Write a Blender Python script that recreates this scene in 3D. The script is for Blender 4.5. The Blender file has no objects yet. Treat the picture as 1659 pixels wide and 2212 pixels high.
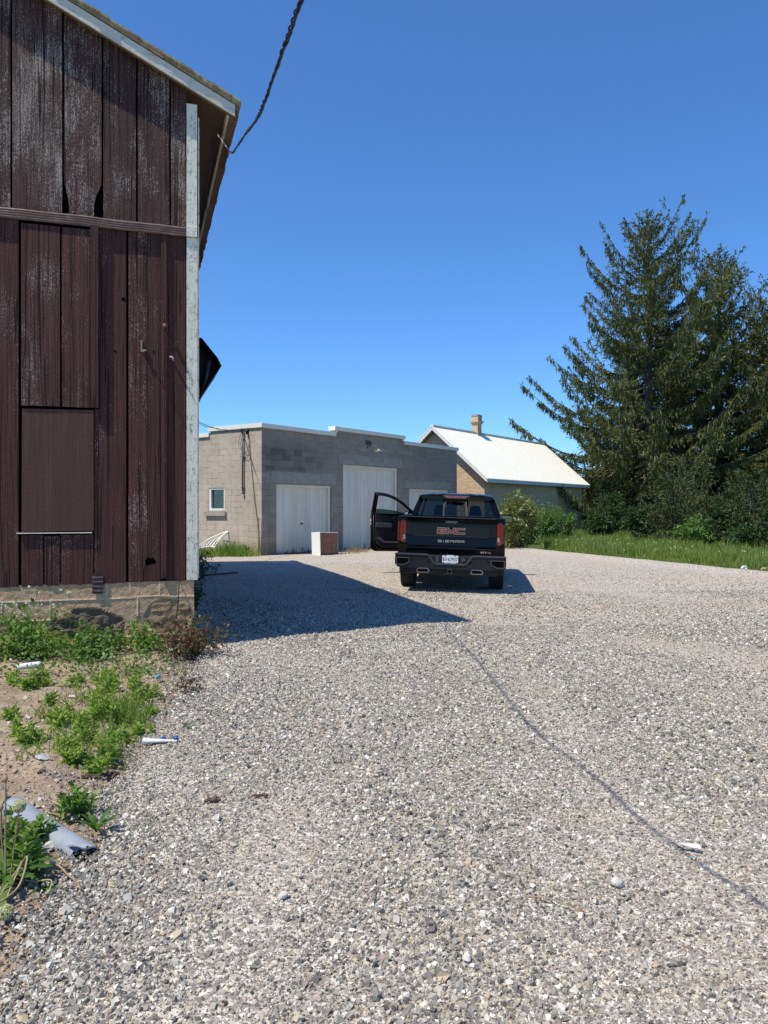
import bpy, bmesh, math, random
import numpy as np
from mathutils import Vector, Matrix, Euler

R = math.radians
scene = bpy.context.scene
COL = scene.collection

# ------------------------------------------------------------------ camera, sky, sun, exposure
EYE = 1.6
cam_d = bpy.data.cameras.new('camera')
cam = bpy.data.objects.new('camera', cam_d)
COL.objects.link(cam)
cam.location = (0, 0, EYE)
cam.rotation_euler = (R(90), 0, 0)
cam_d.sensor_fit = 'AUTO'
cam_d.sensor_width = 36.0
cam_d.lens = 36.0 * 1661.0 / 2212.0
cam_d.shift_y = -10.0 / 2212.0
cam_d.clip_start = 0.05
cam_d.clip_end = 5000
scene.camera = cam

SUN_AZ = 33.5      # the light travels this many degrees off +X towards +Y
SUN_EL = 61.0
sdir = Vector((-math.cos(R(SUN_AZ)) * math.cos(R(SUN_EL)), -math.sin(R(SUN_AZ)) * math.cos(R(SUN_EL)), math.sin(R(SUN_EL))))
world = bpy.data.worlds.new('World')
scene.world = world
world.use_nodes = True
wn = world.node_tree
wn.nodes.clear()
sky = wn.nodes.new('ShaderNodeTexSky')
sky.sky_type = 'NISHITA'
sky.sun_disc = False
sky.sun_elevation = R(SUN_EL)
sky.sun_rotation = math.atan2(sdir.x, sdir.y)
sky.altitude = 300
sky.air_density = 1.0
sky.dust_density = 0.0
sky.ozone_density = 10.0
bg = wn.nodes.new('ShaderNodeBackground')
bg.inputs['Strength'].default_value = 0.15
wo = wn.nodes.new('ShaderNodeOutputWorld')
tint = wn.nodes.new('ShaderNodeMix'); tint.data_type = 'RGBA'; tint.blend_type = 'MULTIPLY'
tint.inputs[0].default_value = 1.0
tint.inputs[7].default_value = (0.62, 0.84, 0.99, 1)      # deep clear-day blue
wn.links.new(sky.outputs[0], tint.inputs[6])
wn.links.new(tint.outputs[2], bg.inputs[0])
wn.links.new(bg.outputs[0], wo.inputs[0])
sun_d = bpy.data.lights.new('sun', 'SUN')
sun_d.energy = 4.4
sun_d.angle = R(0.53)
sun_d.color = (1.0, 0.94, 0.82)
sun = bpy.data.objects.new('sun', sun_d)
COL.objects.link(sun)
sun.rotation_euler = sdir.to_track_quat('Z', 'Y').to_euler()
scene.view_settings.view_transform = 'Standard'
scene.view_settings.look = 'None'
scene.view_settings.exposure = 0.3
scene.view_settings.gamma = 1.0
scene.cycles.max_bounces = 8
scene.cycles.transparent_max_bounces = 24
scene.cycles.use_denoising = True
scene.cycles.denoiser = 'OPENIMAGEDENOISE'
scene.cycles.denoising_input_passes = 'RGB_ALBEDO_NORMAL'
scene.cycles.denoising_prefilter = 'NONE'

rng = np.random.default_rng(7)
random.seed(7)

# ------------------------------------------------------------------ helpers
def smooth(a, b, x):
    t = np.clip((x - a) / (b - a), 0, 1)
    return t * t * (3 - 2 * t)

def hash2(ix, iy, seed=0):
    n = (ix.astype(np.int64) * 374761393 + iy.astype(np.int64) * 668265263 + seed * 982451653) & 0x7fffffff
    n = (n ^ (n >> 13)) * 1274126177 & 0x7fffffff
    return ((n ^ (n >> 16)) & 0xffff) / 65535.0

def vnoise(x, y, seed=0):
    x = np.asarray(x, float); y = np.asarray(y, float)
    ix = np.floor(x); iy = np.floor(y)
    fx = x - ix; fy = y - iy
    fx = fx * fx * (3 - 2 * fx); fy = fy * fy * (3 - 2 * fy)
    a = hash2(ix, iy, seed); b = hash2(ix + 1, iy, seed); c = hash2(ix, iy + 1, seed); d = hash2(ix + 1, iy + 1, seed)
    return (a * (1 - fx) + b * fx) * (1 - fy) + (c * (1 - fx) + d * fx) * fy

def fbm(x, y, seed=0, oct=4):
    s = 0; a = 0.5; f = 1
    for o in range(oct):
        s = s + a * (vnoise(x * f, y * f, seed + o) - 0.5); a *= 0.5; f *= 2.03
    return s

def setprops(o, label=None, cat=None, group=None, kind=None):
    if label: o['label'] = label
    if cat: o['category'] = cat
    if group: o['group'] = group
    if kind: o['kind'] = kind
    return o

def empty(name, loc, rotz=0.0, label=None, cat=None, group=None):
    o = bpy.data.objects.new(name, None)
    o.empty_display_size = 0.2
    COL.objects.link(o)
    o.location = loc
    o.rotation_euler = (0, 0, rotz)
    return setprops(o, label, cat, group)

def link_mesh(name, me, mat, parent=None, smooth_shade=False, bevel=0, loc=None, rot=None):
    o = bpy.data.objects.new(name, me)
    COL.objects.link(o)
    for m in (mat if isinstance(mat, (list, tuple)) else [mat]):
        me.materials.append(m)
    if smooth_shade:
        me.polygons.foreach_set('use_smooth', [True] * len(me.polygons))
    if parent is not None: o.parent = parent
    if loc is not None: o.location = loc
    if rot is not None: o.rotation_euler = rot
    if bevel:
        b = o.modifiers.new('bevel', 'BEVEL'); b.width = bevel; b.segments = 2; b.limit_method = 'ANGLE'; b.angle_limit = R(35)
    return o

def np_mesh(name, V, Fq, mats=None, uv=None, flat=False):
    """verts Nx3, faces MxK (K constant) -> mesh"""
    me = bpy.data.meshes.new(name)
    V = np.asarray(V, np.float32); Fq = np.asarray(Fq, np.int32)
    k = Fq.shape[1]; m = len(Fq)
    me.vertices.add(len(V)); me.vertices.foreach_set('co', V.ravel())
    me.loops.add(m * k); me.loops.foreach_set('vertex_index', Fq.ravel())
    me.polygons.add(m)
    me.polygons.foreach_set('loop_start', np.arange(0, m * k, k, dtype=np.int32))
    me.polygons.foreach_set('loop_total', np.full(m, k, np.int32))
    if mats is not None: me.polygons.foreach_set('material_index', np.asarray(mats, np.int32))
    me.polygons.foreach_set('use_smooth', np.full(m, not flat))
    me.update(calc_edges=True)
    return me

class MB:
    def __init__(s): s.v = []; s.f = []; s.m = []
    def add(s, vs, fs, mi=0):
        b = len(s.v); s.v += [tuple(p) for p in vs]; s.f += [tuple(b + i for i in f) for f in fs]; s.m += [mi] * len(fs); return s
    def box(s, x0, x1, y0, y1, z0, z1, mi=0, M=None):
        vs = [Vector(p) for p in ((x0,y0,z0),(x1,y0,z0),(x1,y1,z0),(x0,y1,z0),(x0,y0,z1),(x1,y0,z1),(x1,y1,z1),(x0,y1,z1))]
        if M is not None: vs = [M @ p for p in vs]
        return s.add(vs, [(3,2,1,0),(4,5,6,7),(0,1,5,4),(1,2,6,5),(2,3,7,6),(3,0,4,7)], mi)
    def quad(s, a, b, c, d, mi=0): return s.add([a,b,c,d], [(0,1,2,3)], mi)
    def prism(s, poly, axis, t0, t1, mi=0, M=None):
        """poly: 2D points; axis 'x': (y,z), 'y': (x,z), 'z': (x,y); extruded t0..t1"""
        def P(p, t):
            q = {'x': (t, p[0], p[1]), 'y': (p[0], t, p[1]), 'z': (p[0], p[1], t)}[axis]
            return M @ Vector(q) if M is not None else Vector(q)
        n = len(poly)
        area = sum(poly[i][0]*poly[(i+1)%n][1]-poly[(i+1)%n][0]*poly[i][1] for i in range(n))
        if (area < 0) != (axis == 'y'): poly = poly[::-1]
        vs = [P(p, t0) for p in poly] + [P(p, t1) for p in poly]
        fs = [tuple(range(n))[::-1], tuple(range(n, 2*n))] + [(i, (i+1)%n, n+(i+1)%n, n+i) for i in range(n)]
        return s.add(vs, fs, mi)
    def tube(s, pts, r, n=8, mi=0, cap=True):
        pts = [Vector(p) for p in pts]
        rs = r if isinstance(r, (list, tuple)) else [r]*len(pts)
        t = (pts[1]-pts[0]).normalized()
        u = t.orthogonal().normalized(); vs = []; fs = []
        for i, p in enumerate(pts):
            t = (pts[min(i+1, len(pts)-1)] - pts[max(i-1, 0)]).normalized()
            u = (u - t*u.dot(t)).normalized(); w = t.cross(u)
            for k in range(n):
                a = 2*math.pi*k/n
                vs.append(p + (u*math.cos(a) + w*math.sin(a))*rs[i])
        for i in range(len(pts)-1):
            for k in range(n):
                fs.append((i*n+k, i*n+(k+1)%n, (i+1)*n+(k+1)%n, (i+1)*n+k))
        if cap:
            fs.append(tuple(range(n))[::-1]); fs.append(tuple((len(pts)-1)*n + k for k in range(n)))
        return s.add(vs, fs, mi)
    def lathe(s, prof, axis, c, n=24, mi=0):
        """prof: (r, t) along axis through c"""
        vs = []; fs = []; c = Vector(c)
        A = {'x': (Vector((1,0,0)),Vector((0,1,0)),Vector((0,0,1))), 'y': (Vector((0,1,0)),Vector((0,0,1)),Vector((1,0,0))), 'z': (Vector((0,0,1)),Vector((1,0,0)),Vector((0,1,0)))}[axis]
        for r, t in prof:
            for k in range(n):
                a = 2*math.pi*k/n
                vs.append(c + A[0]*t + (A[1]*math.cos(a)+A[2]*math.sin(a))*r)
        for i in range(len(prof)-1):
            for k in range(n):
                fs.append((i*n+k, i*n+(k+1)%n, (i+1)*n+(k+1)%n, (i+1)*n+k))
        fs.append(tuple(range(n))[::-1]); fs.append(tuple((len(prof)-1)*n+k for k in range(n)))
        return s.add(vs, fs, mi)
    def build(s, name, mat, parent=None, smooth_shade=False, bevel=0, loc=None, rot=None, uv=True):
        me = bpy.data.meshes.new(name)
        me.from_pydata(s.v, [], s.f)
        me.polygons.foreach_set('material_index', s.m)
        me.update()
        if uv: boxuv(me)
        return link_mesh(name, me, mat, parent, smooth_shade, bevel, loc, rot)

def boxuv(me):
    uvl = me.uv_layers.new(name='uv')
    co = np.empty(len(me.vertices)*3, np.float32); me.vertices.foreach_get('co', co); co = co.reshape(-1, 3)
    data = np.empty((len(me.loops), 2), np.float32)
    for p in me.polygons:
        n = p.normal; ax = max(range(3), key=lambda i: abs(n[i]))
        ij = {0: (1, 2), 1: (0, 2), 2: (0, 1)}[ax]
        for li in p.loop_indices:
            c = co[me.loops[li].vertex_index]; data[li] = (c[ij[0]], c[ij[1]])
    uvl.data.foreach_set('uv', data.ravel())

def blades(P, D, L, W, segs=3, droop=0.4, profile='grass', fold=0.0, side=None, rg=rng):
    """strips: N roots P, unit directions D, lengths L, widths W -> verts, quads"""
    P = np.asarray(P, float); D = np.asarray(D, float); n = len(P)
    D = D / np.linalg.norm(D, axis=1, keepdims=True)
    L = np.broadcast_to(L, n).astype(float); W = np.broadcast_to(W, n).astype(float)
    droop = np.broadcast_to(droop, n).astype(float)
    if side is None:
        rnd = rg.normal(size=(n, 3)); side = np.cross(D, rnd)
    side = side / (np.linalg.norm(side, axis=1, keepdims=True) + 1e-9)
    up = np.cross(side, D)
    vs = []
    nv = 3 if fold else 2
    for k in range(segs + 1):
        t = k / segs
        c = P + D * (L * t)[:, None] + np.array([0, 0, -1.0]) * (droop * L * t * t)[:, None]
        if profile == 'grass': w = (1 - t) ** 0.6 + 0.02
        elif profile == 'lance': w = math.sin(math.pi * min(1, 0.12 + 0.88 * t) ** 0.8) + 0.04
        elif profile == 'jag': w = (math.sin(math.pi * (0.08 + 0.9 * t ** 1.3)) + 0.05) * (1.0 if k % 2 == 0 else 0.5)
        elif profile == 'leaf': w = math.sin(math.pi * (0.04 + 0.94 * t)) ** 0.8 + 0.02
        else: w = 1.0
        h = side * (W * w * 0.5)[:, None]
        if fold:
            vs += [c - h + up * (W * w * fold)[:, None], c, c + h + up * (W * w * fold)[:, None]]
        else:
            vs += [c - h, c + h]
    V = np.stack(vs, 1).reshape(-1, 3)
    per = (segs + 1) * nv
    b = (np.arange(n) * per)[:, None]
    fs = []
    for k in range(segs):
        for j in range(nv - 1):
            a0 = k * nv + j
            fs.append(np.concatenate([b + a0, b + a0 + 1, b + a0 + nv + 1, b + a0 + nv], 1))
    Fq = np.stack(fs, 1).reshape(-1, 4)
    return V, Fq

def merge(*vf):
    Vs = []; Fs = []; b = 0
    for V, F_ in vf:
        Vs.append(V); Fs.append(F_ + b); b += len(V)
    return np.concatenate(Vs), np.concatenate(Fs)

def diamonds(P, D, L, W, rg=rng, cup=0.15):
    """one quad leaf each: base, side, tip, side"""
    P = np.asarray(P, float); D = np.asarray(D, float); n = len(P)
    D = D / (np.linalg.norm(D, axis=1, keepdims=True) + 1e-9)
    S = np.cross(D, rg.normal(size=(n, 3))); S /= (np.linalg.norm(S, axis=1, keepdims=True) + 1e-9)
    U = np.cross(S, D)
    L = np.broadcast_to(L, n)[:, None]; W = np.broadcast_to(W, n)[:, None]
    mid = P + D * L * 0.45 + U * W * cup
    V = np.stack([P, mid + S * W * 0.5, P + D * L, mid - S * W * 0.5], 1).reshape(-1, 3)
    Fq = np.arange(n * 4).reshape(n, 4)
    return V, Fq

def unit(n, rg=rng):
    v = rg.normal(size=(n, 3)); return v / np.linalg.norm(v, axis=1, keepdims=True)

# ------------------------------------------------------------------ material helpers
class Mat:
    def __init__(s, name):
        s.mat = bpy.data.materials.new(name); s.mat.use_nodes = True
        s.nt = s.mat.node_tree; s.nt.nodes.clear()
        s.out = s.nt.nodes.new('ShaderNodeOutputMaterial')
    def n(s, t, i=None, **props):
        nd = s.nt.nodes.new('ShaderNode' + t)
        for k, v in props.items(): setattr(nd, k, v)
        for k, v in (i or {}).items():
            sk = nd.inputs[k]
            if isinstance(v, bpy.types.NodeSocket): s.nt.links.new(v, sk)
            elif hasattr(v, 'outputs'): s.nt.links.new(v.outputs[0], sk)
            else:
                if sk.type == 'RGBA' and len(v) == 3: v = (*v, 1)
                sk.default_value = v
        return nd
    def co(s, kind='Object', scale=(1, 1, 1), loc=(0, 0, 0)):
        t = s.n('TexCoord')
        return s.n('Mapping', {'Vector': t.outputs[kind], 'Scale': scale, 'Location': loc}).outputs[0]
    def noise(s, vec, scale, detail=4, rough=0.6, dist=0.0):
        return s.n('TexNoise', {'Vector': vec, 'Scale': scale, 'Detail': detail, 'Roughness': rough, 'Distortion': dist}).outputs[0]
    def ramp(s, fac, stops, interp='LINEAR'):
        nd = s.n('ValToRGB', {'Fac': fac}); cr = nd.color_ramp; cr.interpolation = interp
        while len(cr.elements) < len(stops): cr.elements.new(0.5)
        for e, (p, c) in zip(cr.elements, stops):
            e.position = p
            e.color = (c, c, c, 1) if isinstance(c, (int, float)) else (*c[:3], 1)
        return nd.outputs[0]
    def mix(s, fac, a, b, blend='MIX'):
        nd = s.nt.nodes.new('ShaderNodeMix'); nd.data_type = 'RGBA'; nd.blend_type = blend
        for idx, v in ((0, fac), (6, a), (7, b)):
            sk = nd.inputs[idx]
            if isinstance(v, bpy.types.NodeSocket): s.nt.links.new(v, sk)
            elif idx == 0: sk.default_value = v
            else: sk.default_value = (*v[:3], 1)
        return nd.outputs[2]
    def math(s, op, a, b=0.0, clamp=False):
        return s.n('Math', {0: a, 1: b}, operation=op, use_clamp=clamp).outputs[0]
    def bump(s, h, strength=0.5, dist=0.01):
        return s.n('Bump', {'Height': h, 'Strength': strength, 'Distance': dist}).outputs[0]
    def rand(s): return s.n('NewGeometry').outputs['Random Per Island']
    def pbr(s, color, rough=0.7, normal=None, spec=0.5, metal=0.0, coat=0.0, extra=None):
        i = {'Base Color': color, 'Roughness': rough, 'Specular IOR Level': spec, 'Metallic': metal}
        if coat: i['Coat Weight'] = coat; i['Coat Roughness'] = 0.03
        if normal is not None: i['Normal'] = normal
        if extra: i.update(extra)
        p = s.n('BsdfPrincipled', i)
        s.nt.links.new(p.outputs[0], s.out.inputs[0]); s.p = p
        return s.mat

def plain(name, c, rough=0.6, spec=0.5, metal=0.0, coat=0.0, var=0.0, scale=8, bump=0.0):
    m = Mat(name); col = c
    nz = None
    if var or bump: nz = m.noise(m.co(), scale, 5)
    if var: col = m.ramp(nz, [(0.25, tuple(x*(1-var) for x in c)), (0.75, tuple(min(1, x*(1+var)) for x in c))])
    return m.pbr(col, rough, m.bump(nz, bump, 0.01) if bump else None, spec, metal, coat)

def leaf_mat(name, cols, trans=0.35, rough=0.55, spec=0.3):
    """cols: list of colours picked leaf by leaf"""
    m = Mat(name); r = m.rand()
    c = m.ramp(r, [(i / max(1, len(cols)-1), k) for i, k in enumerate(cols)])
    p = m.n('BsdfPrincipled', {'Base Color': c, 'Roughness': rough, 'Specular IOR Level': spec})
    t = m.n('BsdfTranslucent', {'Color': m.mix(1.0, c, (1.5, 1.7, 0.6), 'MULTIPLY')})
    x = m.n('MixShader', {0: trans, 1: p.outputs[0], 2: t.outputs[0]})
    m.nt.links.new(x.outputs[0], m.out.inputs[0])
    return m.mat

# ------------------------------------------------------------------ materials
def make_gravel():
    m = Mat('gravel_bed'); v = m.co()
    a = m.n('TexVoronoi', {'Vector': v, 'Scale': 52.0, 'Randomness': 1.0})
    b = m.n('TexVoronoi', {'Vector': v, 'Scale': 23.0, 'Randomness': 1.0})
    ra = m.n('SeparateColor', {0: a.outputs['Color']}).outputs[0]
    rb = m.n('SeparateColor', {0: b.outputs['Color']}).outputs[1]
    ca = m.ramp(ra, [(0, (.16, .145, .125)), (.3, (.30, .265, .23)), (.55, (.43, .38, .32)), (.8, (.58, .515, .43)), (1, (.76, .69, .58))])
    cb = m.ramp(rb, [(0, (.19, .175, .155)), (.5, (.42, .37, .31)), (1, (.78, .72, .61))])
    near = m.n('TexVoronoi', {'Vector': v, 'Scale': 23.0}, feature='DISTANCE_TO_EDGE').outputs[0]
    sel = m.math('GREATER_THAN', m.noise(v, 30.0, 2), 0.56)
    c = m.mix(sel, ca, cb)
    # broad drifts: fine tan dirt worn through, paler washed stone
    big = m.noise(v, 0.35, 5, 0.65, 0.6)
    st = m.noise(m.co(scale=(0.25, 1.3, 1)), 0.5, 4, 0.6, 1.0)
    tan = m.ramp(m.math('ADD', m.math('MULTIPLY', big, 0.5), m.math('MULTIPLY', st, 0.5)), [(.44, 0.0), (.60, 0.9)])
    c = m.mix(tan, c, m.mix(0.6, c, (.47, .385, .285)))
    rust = m.ramp(m.noise(v, 0.22, 3, 0.5, 0.3), [(.64, 0.0), (.74, 0.30)])
    c = m.mix(rust, c, (.40, .27, .17))
    fine = m.noise(v, 140.0, 3, 0.7)
    c = m.mix(1.0, c, m.ramp(fine, [(.3, .72), (.7, 1.2)]), 'MULTIPLY')
    h = m.math('ADD', m.math('MULTIPLY', a.outputs['Distance'], -0.5), m.math('ADD', m.math('MULTIPLY', rb, 0.5), m.math('MULTIPLY', fine, 0.4)))
    return m.pbr(c, 0.92, m.bump(h, 0.55, 0.02), 0.25)

def make_stone(name, stops, vary=0.12):
    m = Mat(name); r = m.rand()
    c = m.ramp(r, stops)
    nz = m.noise(m.co(), 120.0, 3)
    c = m.mix(1.0, c, m.ramp(nz, [(.3, 1 - vary), (.7, 1 + vary)]), 'MULTIPLY')
    return m.pbr(c, 0.85, None, 0.3)

STONES = [(0, (.070, .069, .066)), (.07, (.12, .115, .107)), (.16, (.180, .169, .150)), (.28, (.25, .228, .196)), (.42, (.325, .292, .245)),
          (.50, (.295, .225, .180)), (.54, (.24, .232, .212)), (.62, (.385, .348, .285)), (.72, (.47, .43, .355)), (.77, (.45, .35, .215)), (.82, (.42, .395, .345)), (.92, (.62, .58, .49)), (1, (.76, .73, .64))]
SOILSTONES = [(0, (.20, .16, .12)), (.3, (.30, .24, .18)), (.55, (.40, .32, .24)), (.7, (.36, .25, .17)), (.85, (.48, .42, .34)), (1, (.58, .54, .48))]

def make_soil():
    m = Mat('bare_soil'); v = m.co()
    n1 = m.noise(v, 3.0, 6, 0.65); n2 = m.noise(v, 45.0, 5, 0.7)
    c = m.ramp(n1, [(.3, (.25, .185, .125)), (.55, (.40, .31, .215)), (.8, (.52, .41, .29))])
    c = m.mix(1.0, c, m.ramp(n2, [(.3, .6), (.7, 1.25)]), 'MULTIPLY')
    h = m.math('ADD', m.noise(v, 22.0, 6, 0.7), m.math('MULTIPLY', n2, 0.4))
    return m.pbr(c, 0.95, m.bump(h, 0.8, 0.03), 0.15)

def make_turf():
    m = Mat('turf'); v = m.co()
    c = m.ramp(m.noise(v, 0.6, 8, 0.7), [(.3, (.045, .07, .02)), (.6, (.08, .12, .03)), (.8, (.14, .14, .06))])
    return m.pbr(c, 0.95, m.bump(m.noise(v, 25.0, 4), 0.8, 0.05), 0.2)

def make_barnwood(name, dark, worn_amt, along='z', cracks=True):
    """peeling dark red-brown paint over grey weathered grain"""
    m = Mat(name); r = m.rand()
    off = m.n('CombineXYZ', {0: m.math('MULTIPLY', r, 37.0), 1: 0.0, 2: m.math('MULTIPLY', r, 19.0)})
    v0 = m.n('VectorMath', {0: m.n('TexCoord').outputs['Object'], 1: off.outputs[0]}, operation='ADD').outputs[0]
    def mp(sx, sz): return m.n('Mapping', {'Vector': v0, 'Scale': (sx, sx, sz) if along == 'z' else (sz, sx, sx)}).outputs[0]
    grain = m.noise(mp(1, .04), 110.0, 6, 0.75, 0.3)
    crack = m.noise(mp(1, .018), 38.0, 3, 0.5, 0.9)
    blot = m.noise(mp(1, .5), 2.6, 4, 0.6)
    flake = m.noise(mp(1, .5), 85.0, 5, 0.75)
    worn = m.math('ADD', m.math('MULTIPLY', blot, .55), m.math('ADD', m.math('MULTIPLY', flake, .75), m.math('MULTIPLY', grain, .35)))
    worn = m.math('ADD', worn, m.math('MULTIPLY', m.math('SUBTRACT', r, 0.5), 0.10))
    wf = m.ramp(worn, [(1.01 - worn_amt, 0.0), (1.12 - worn_amt, 1.0)]) if False else m.ramp(m.math('MULTIPLY', worn, 0.6), [(.555 - worn_amt, 0.0), (.625 - worn_amt, 0.95)])
    paint = m.mix(m.ramp(r, [(0, 0.0), (1, 1.0)]), dark, tuple(x * 1.3 for x in dark))
    paint = m.mix(1.0, paint, m.ramp(flake, [(.3, .55), (.7, 1.4)]), 'MULTIPLY')
    red = m.ramp(m.noise(mp(1, .4), 5.0, 4), [(.6, 0.0), (.72, .5)])
    paint = m.mix(red, paint, (dark[0] * 1.5, dark[1] * .9, dark[2]))
    c = m.mix(wf, paint, m.mix(grain, (.17, .125, .10), (.68, .58, .49)))
    cf = m.ramp(crack, [(.35, 0.0), (.40, 1.0)])
    if cracks: c = m.mix(cf, tuple(x * 0.2 for x in dark), c)
    streak = m.noise(mp(1, .012), 70.0, 4, .65)
    c = m.mix(1.0, c, m.ramp(streak, [(.34, .22 if cracks else .8), (.50, 1.0), (.7, 1.35)]), 'MULTIPLY')
    if not cracks: cf = 1.0
    h = m.math('ADD', m.math('MULTIPLY', grain, 1.0), m.math('ADD', m.math('MULTIPLY', cf, 0.9), m.math('MULTIPLY', flake, 0.6)))
    return m.pbr(c, 0.78, m.bump(h, 1.0, 0.010), 0.3)

def make_peel_white(name, base=(.74, .76, .70), amt=0.0, along='z', under=(.34, .31, .27)):
    m = Mat(name); v0 = m.n('TexCoord').outputs['Object']
    sc = {'z': (1, 1, .07), 'x': (.07, 1, 1), 'y': (1, .07, 1)}[along]
    v = m.n('Mapping', {'Vector': v0, 'Scale': sc}).outputs[0]
    g = m.noise(v, 110.0, 5, 0.7, 0.3); f = m.noise(v0, 26.0, 6, 0.75)
    w = m.math('ADD', m.math('MULTIPLY', g, 0.55), m.math('MULTIPLY', f, 0.55))
    k = m.ramp(w, [(.36 + amt, 0.0), (.44 + amt, 1.0)])
    c = m.mix(k, under, base)
    c = m.mix(1.0, c, m.ramp(m.noise(v0, 1.7, 4), [(.3, .86), (.7, 1.05)]), 'MULTIPLY')
    return m.pbr(c, 0.65, m.bump(w, 0.5, 0.006), 0.35)

def make_block():
    m = Mat('concrete_block'); uv = m.n('TexCoord').outputs['UV']
    wob = m.n('Mapping', {'Vector': uv}).outputs[0]
    br = m.n('TexBrick', {'Vector': wob, 'Color1': (.47, .395, .315), 'Color2': (.52, .44, .355), 'Mortar': (.54, .47, .40), 'Scale': 1.0, 'Mortar Size': .008, 'Mortar Smooth': .3, 'Bias': .0, 'Brick Width': .40, 'Row Height': .20}, offset=.5)
    fac = br.outputs['Fac']
    v = m.co()
    n1 = m.noise(v, 0.9, 6, 0.7, 0.4); n2 = m.noise(v, 38.0, 5, 0.7)
    mort = m.ramp(m.noise(v, 2.2, 5, 0.7), [(.42, (.19, .165, .145)), (.60, (.58, .54, .48))])
    c = m.mix(fac, br.outputs['Color'], mort)
    c = m.mix(1.0, c, m.ramp(n1, [(.3, .82), (.7, 1.1)]), 'MULTIPLY')
    c = m.mix(1.0, c, m.ramp(n2, [(.3, .86), (.7, 1.1)]), 'MULTIPLY')
    # soot-dark blocks high at one end of the front, block by block
    br2 = m.n('TexBrick', {'Vector': wob, 'Color1': (0, 0, 0), 'Color2': (1, 1, 1), 'Mortar': (0, 0, 0), 'Scale': 1.0, 'Mortar Size': .0, 'Bias': -.05, 'Brick Width': .40, 'Row Height': .20}, offset=.5)
    sx = m.n('SeparateXYZ', {0: v})
    zc = m.ramp(m.math('MULTIPLY', sx.outputs[2], 0.2), [(.53, 0.0), (.58, 1.0), (.72, 1.0), (.84, 0.1)])
    xc = m.ramp(m.math('MULTIPLY', sx.outputs[0], 0.1), [(0.0, 0.0), (.003, 1.0), (.18, .95), (.36, .55), (.6, .40), (.95, .5)])
    st = m.math('MULTIPLY', m.math('MULTIPLY', zc, xc), m.math('ADD', m.math('MULTIPLY', m.n('SeparateColor', {0: br2.outputs[0]}).outputs[0], .6), m.math('MULTIPLY', n1, .75)), True)
    c = m.mix(m.ramp(st, [(.30, 0.0), (.9, .75)]), c, (.05, .046, .044))
    shade_stain = m.ramp(m.math('MULTIPLY', sx.outputs[0], 0.1), [(0.0, 0.0), (.004, 1.0)])  # whole front darkened: staining plus shade put into the colour
    shade_stain = m.math('MULTIPLY', shade_stain, m.ramp(m.math('ADD', m.math('MULTIPLY', n1, .5), m.math('MULTIPLY', m.n('SeparateColor', {0: br2.outputs[0]}).outputs[0], .3)), [(.2, .52), (.6, .36)]))
    c = m.mix(shade_stain, c, (.115, .092, .072))
    drip = m.ramp(m.noise(m.co(scale=(2.2, 2.2, .22)), 2.0, 4, .6), [(.55, 0.0), (.72, .5)])
    c = m.mix(drip, c, m.mix(.6, c, (.16, .145, .13)))
    # damp moss-tinged foot of the wall
    foot = m.ramp(m.math('ADD', sx.outputs[2], m.math('MULTIPLY', n1, .5)), [(.35, .55), (.75, 0.0)])
    c = m.mix(foot, c, (.13, .125, .075))
    h = m.math('ADD', m.math('MULTIPLY', fac, -0.7), m.math('MULTIPLY', n2, 0.5))
    return m.pbr(c, 0.93, m.bump(h, 0.7, 0.008), 0.2)

def make_brick():
    m = Mat('buff_brick'); uv = m.n('TexCoord').outputs['UV']
    br = m.n('TexBrick', {'Vector': uv, 'Color1': (.50, .35, .20), 'Color2': (.43, .33, .215), 'Mortar': (.48, .40, .30), 'Scale': 1.0, 'Mortar Size': .007, 'Mortar Smooth': .2, 'Bias': .1, 'Brick Width': .215, 'Row Height': .072}, offset=.5)
    br.inputs['Color2'].default_value = (.70, .52, .32, 1)
    v = m.co()
    c = m.mix(m.ramp(m.noise(v, 2.6, 5, .7), [(.48, 0.0), (.74, .4)]), br.outputs['Color'], (.42, .24, .15))
    c = m.mix(m.ramp(m.noise(v, 0.9, 5, .7), [(.5, 0.0), (.75, .7)]), c, (.34, .23, .13))
    c = m.mix(1.0, c, m.ramp(m.noise(v, 30.0, 4, .7), [(.3, .75), (.7, 1.15)]), 'MULTIPLY')
    return m.pbr(c, 0.93, m.bump(br.outputs['Fac'], -0.6, 0.006), 0.2)

def make_foundation():
    m = Mat('parged_foundation'); v = m.co()
    at = m.n('Attribute', attribute_name='kindmask')
    s = m.n('SeparateColor', {0: at.outputs['Color']})
    n1 = m.noise(v, 7.0, 6, .7); n2 = m.noise(v, 60.0, 5, .7)
    parge = m.ramp(n1, [(.3, (.46, .29, .16)), (.6, (.66, .45, .265)), (.8, (.78, .58, .36))])
    dark = m.ramp(n1, [(.3, (.10, .072, .05)), (.7, (.25, .18, .125))])
    ochre = m.ramp(n1, [(.3, (.28, .18, .095)), (.7, (.48, .33, .18))])
    c = m.mix(s.outputs[0], parge, dark); c = m.mix(s.outputs[1], c, ochre)
    c = m.mix(s.outputs[2], c, (.76, .59, .40))
    c = m.mix(1.0, c, m.ramp(n2, [(.3, .72), (.7, 1.2)]), 'MULTIPLY')
    return m.pbr(c, .95, m.bump(m.math('ADD', n2, m.noise(v, 18.0, 5, .7)), .9, .012), .15)

def make_striped():
    m = Mat('brown_flashing'); v = m.co()
    z = m.n('SeparateXYZ', {0: v}).outputs[2]
    w = m.n('TexNoise', {'Vector': v, 'Scale': 9.0, 'Detail': 4.0}).outputs[0]
    c = m.ramp(w, [(.3, (.13, .085, .075)), (.6, (.20, .14, .125)), (.78, (.36, .31, .29))])
    return m.pbr(c, .45, m.bump(w, .5, .01), .5, .1)

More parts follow.
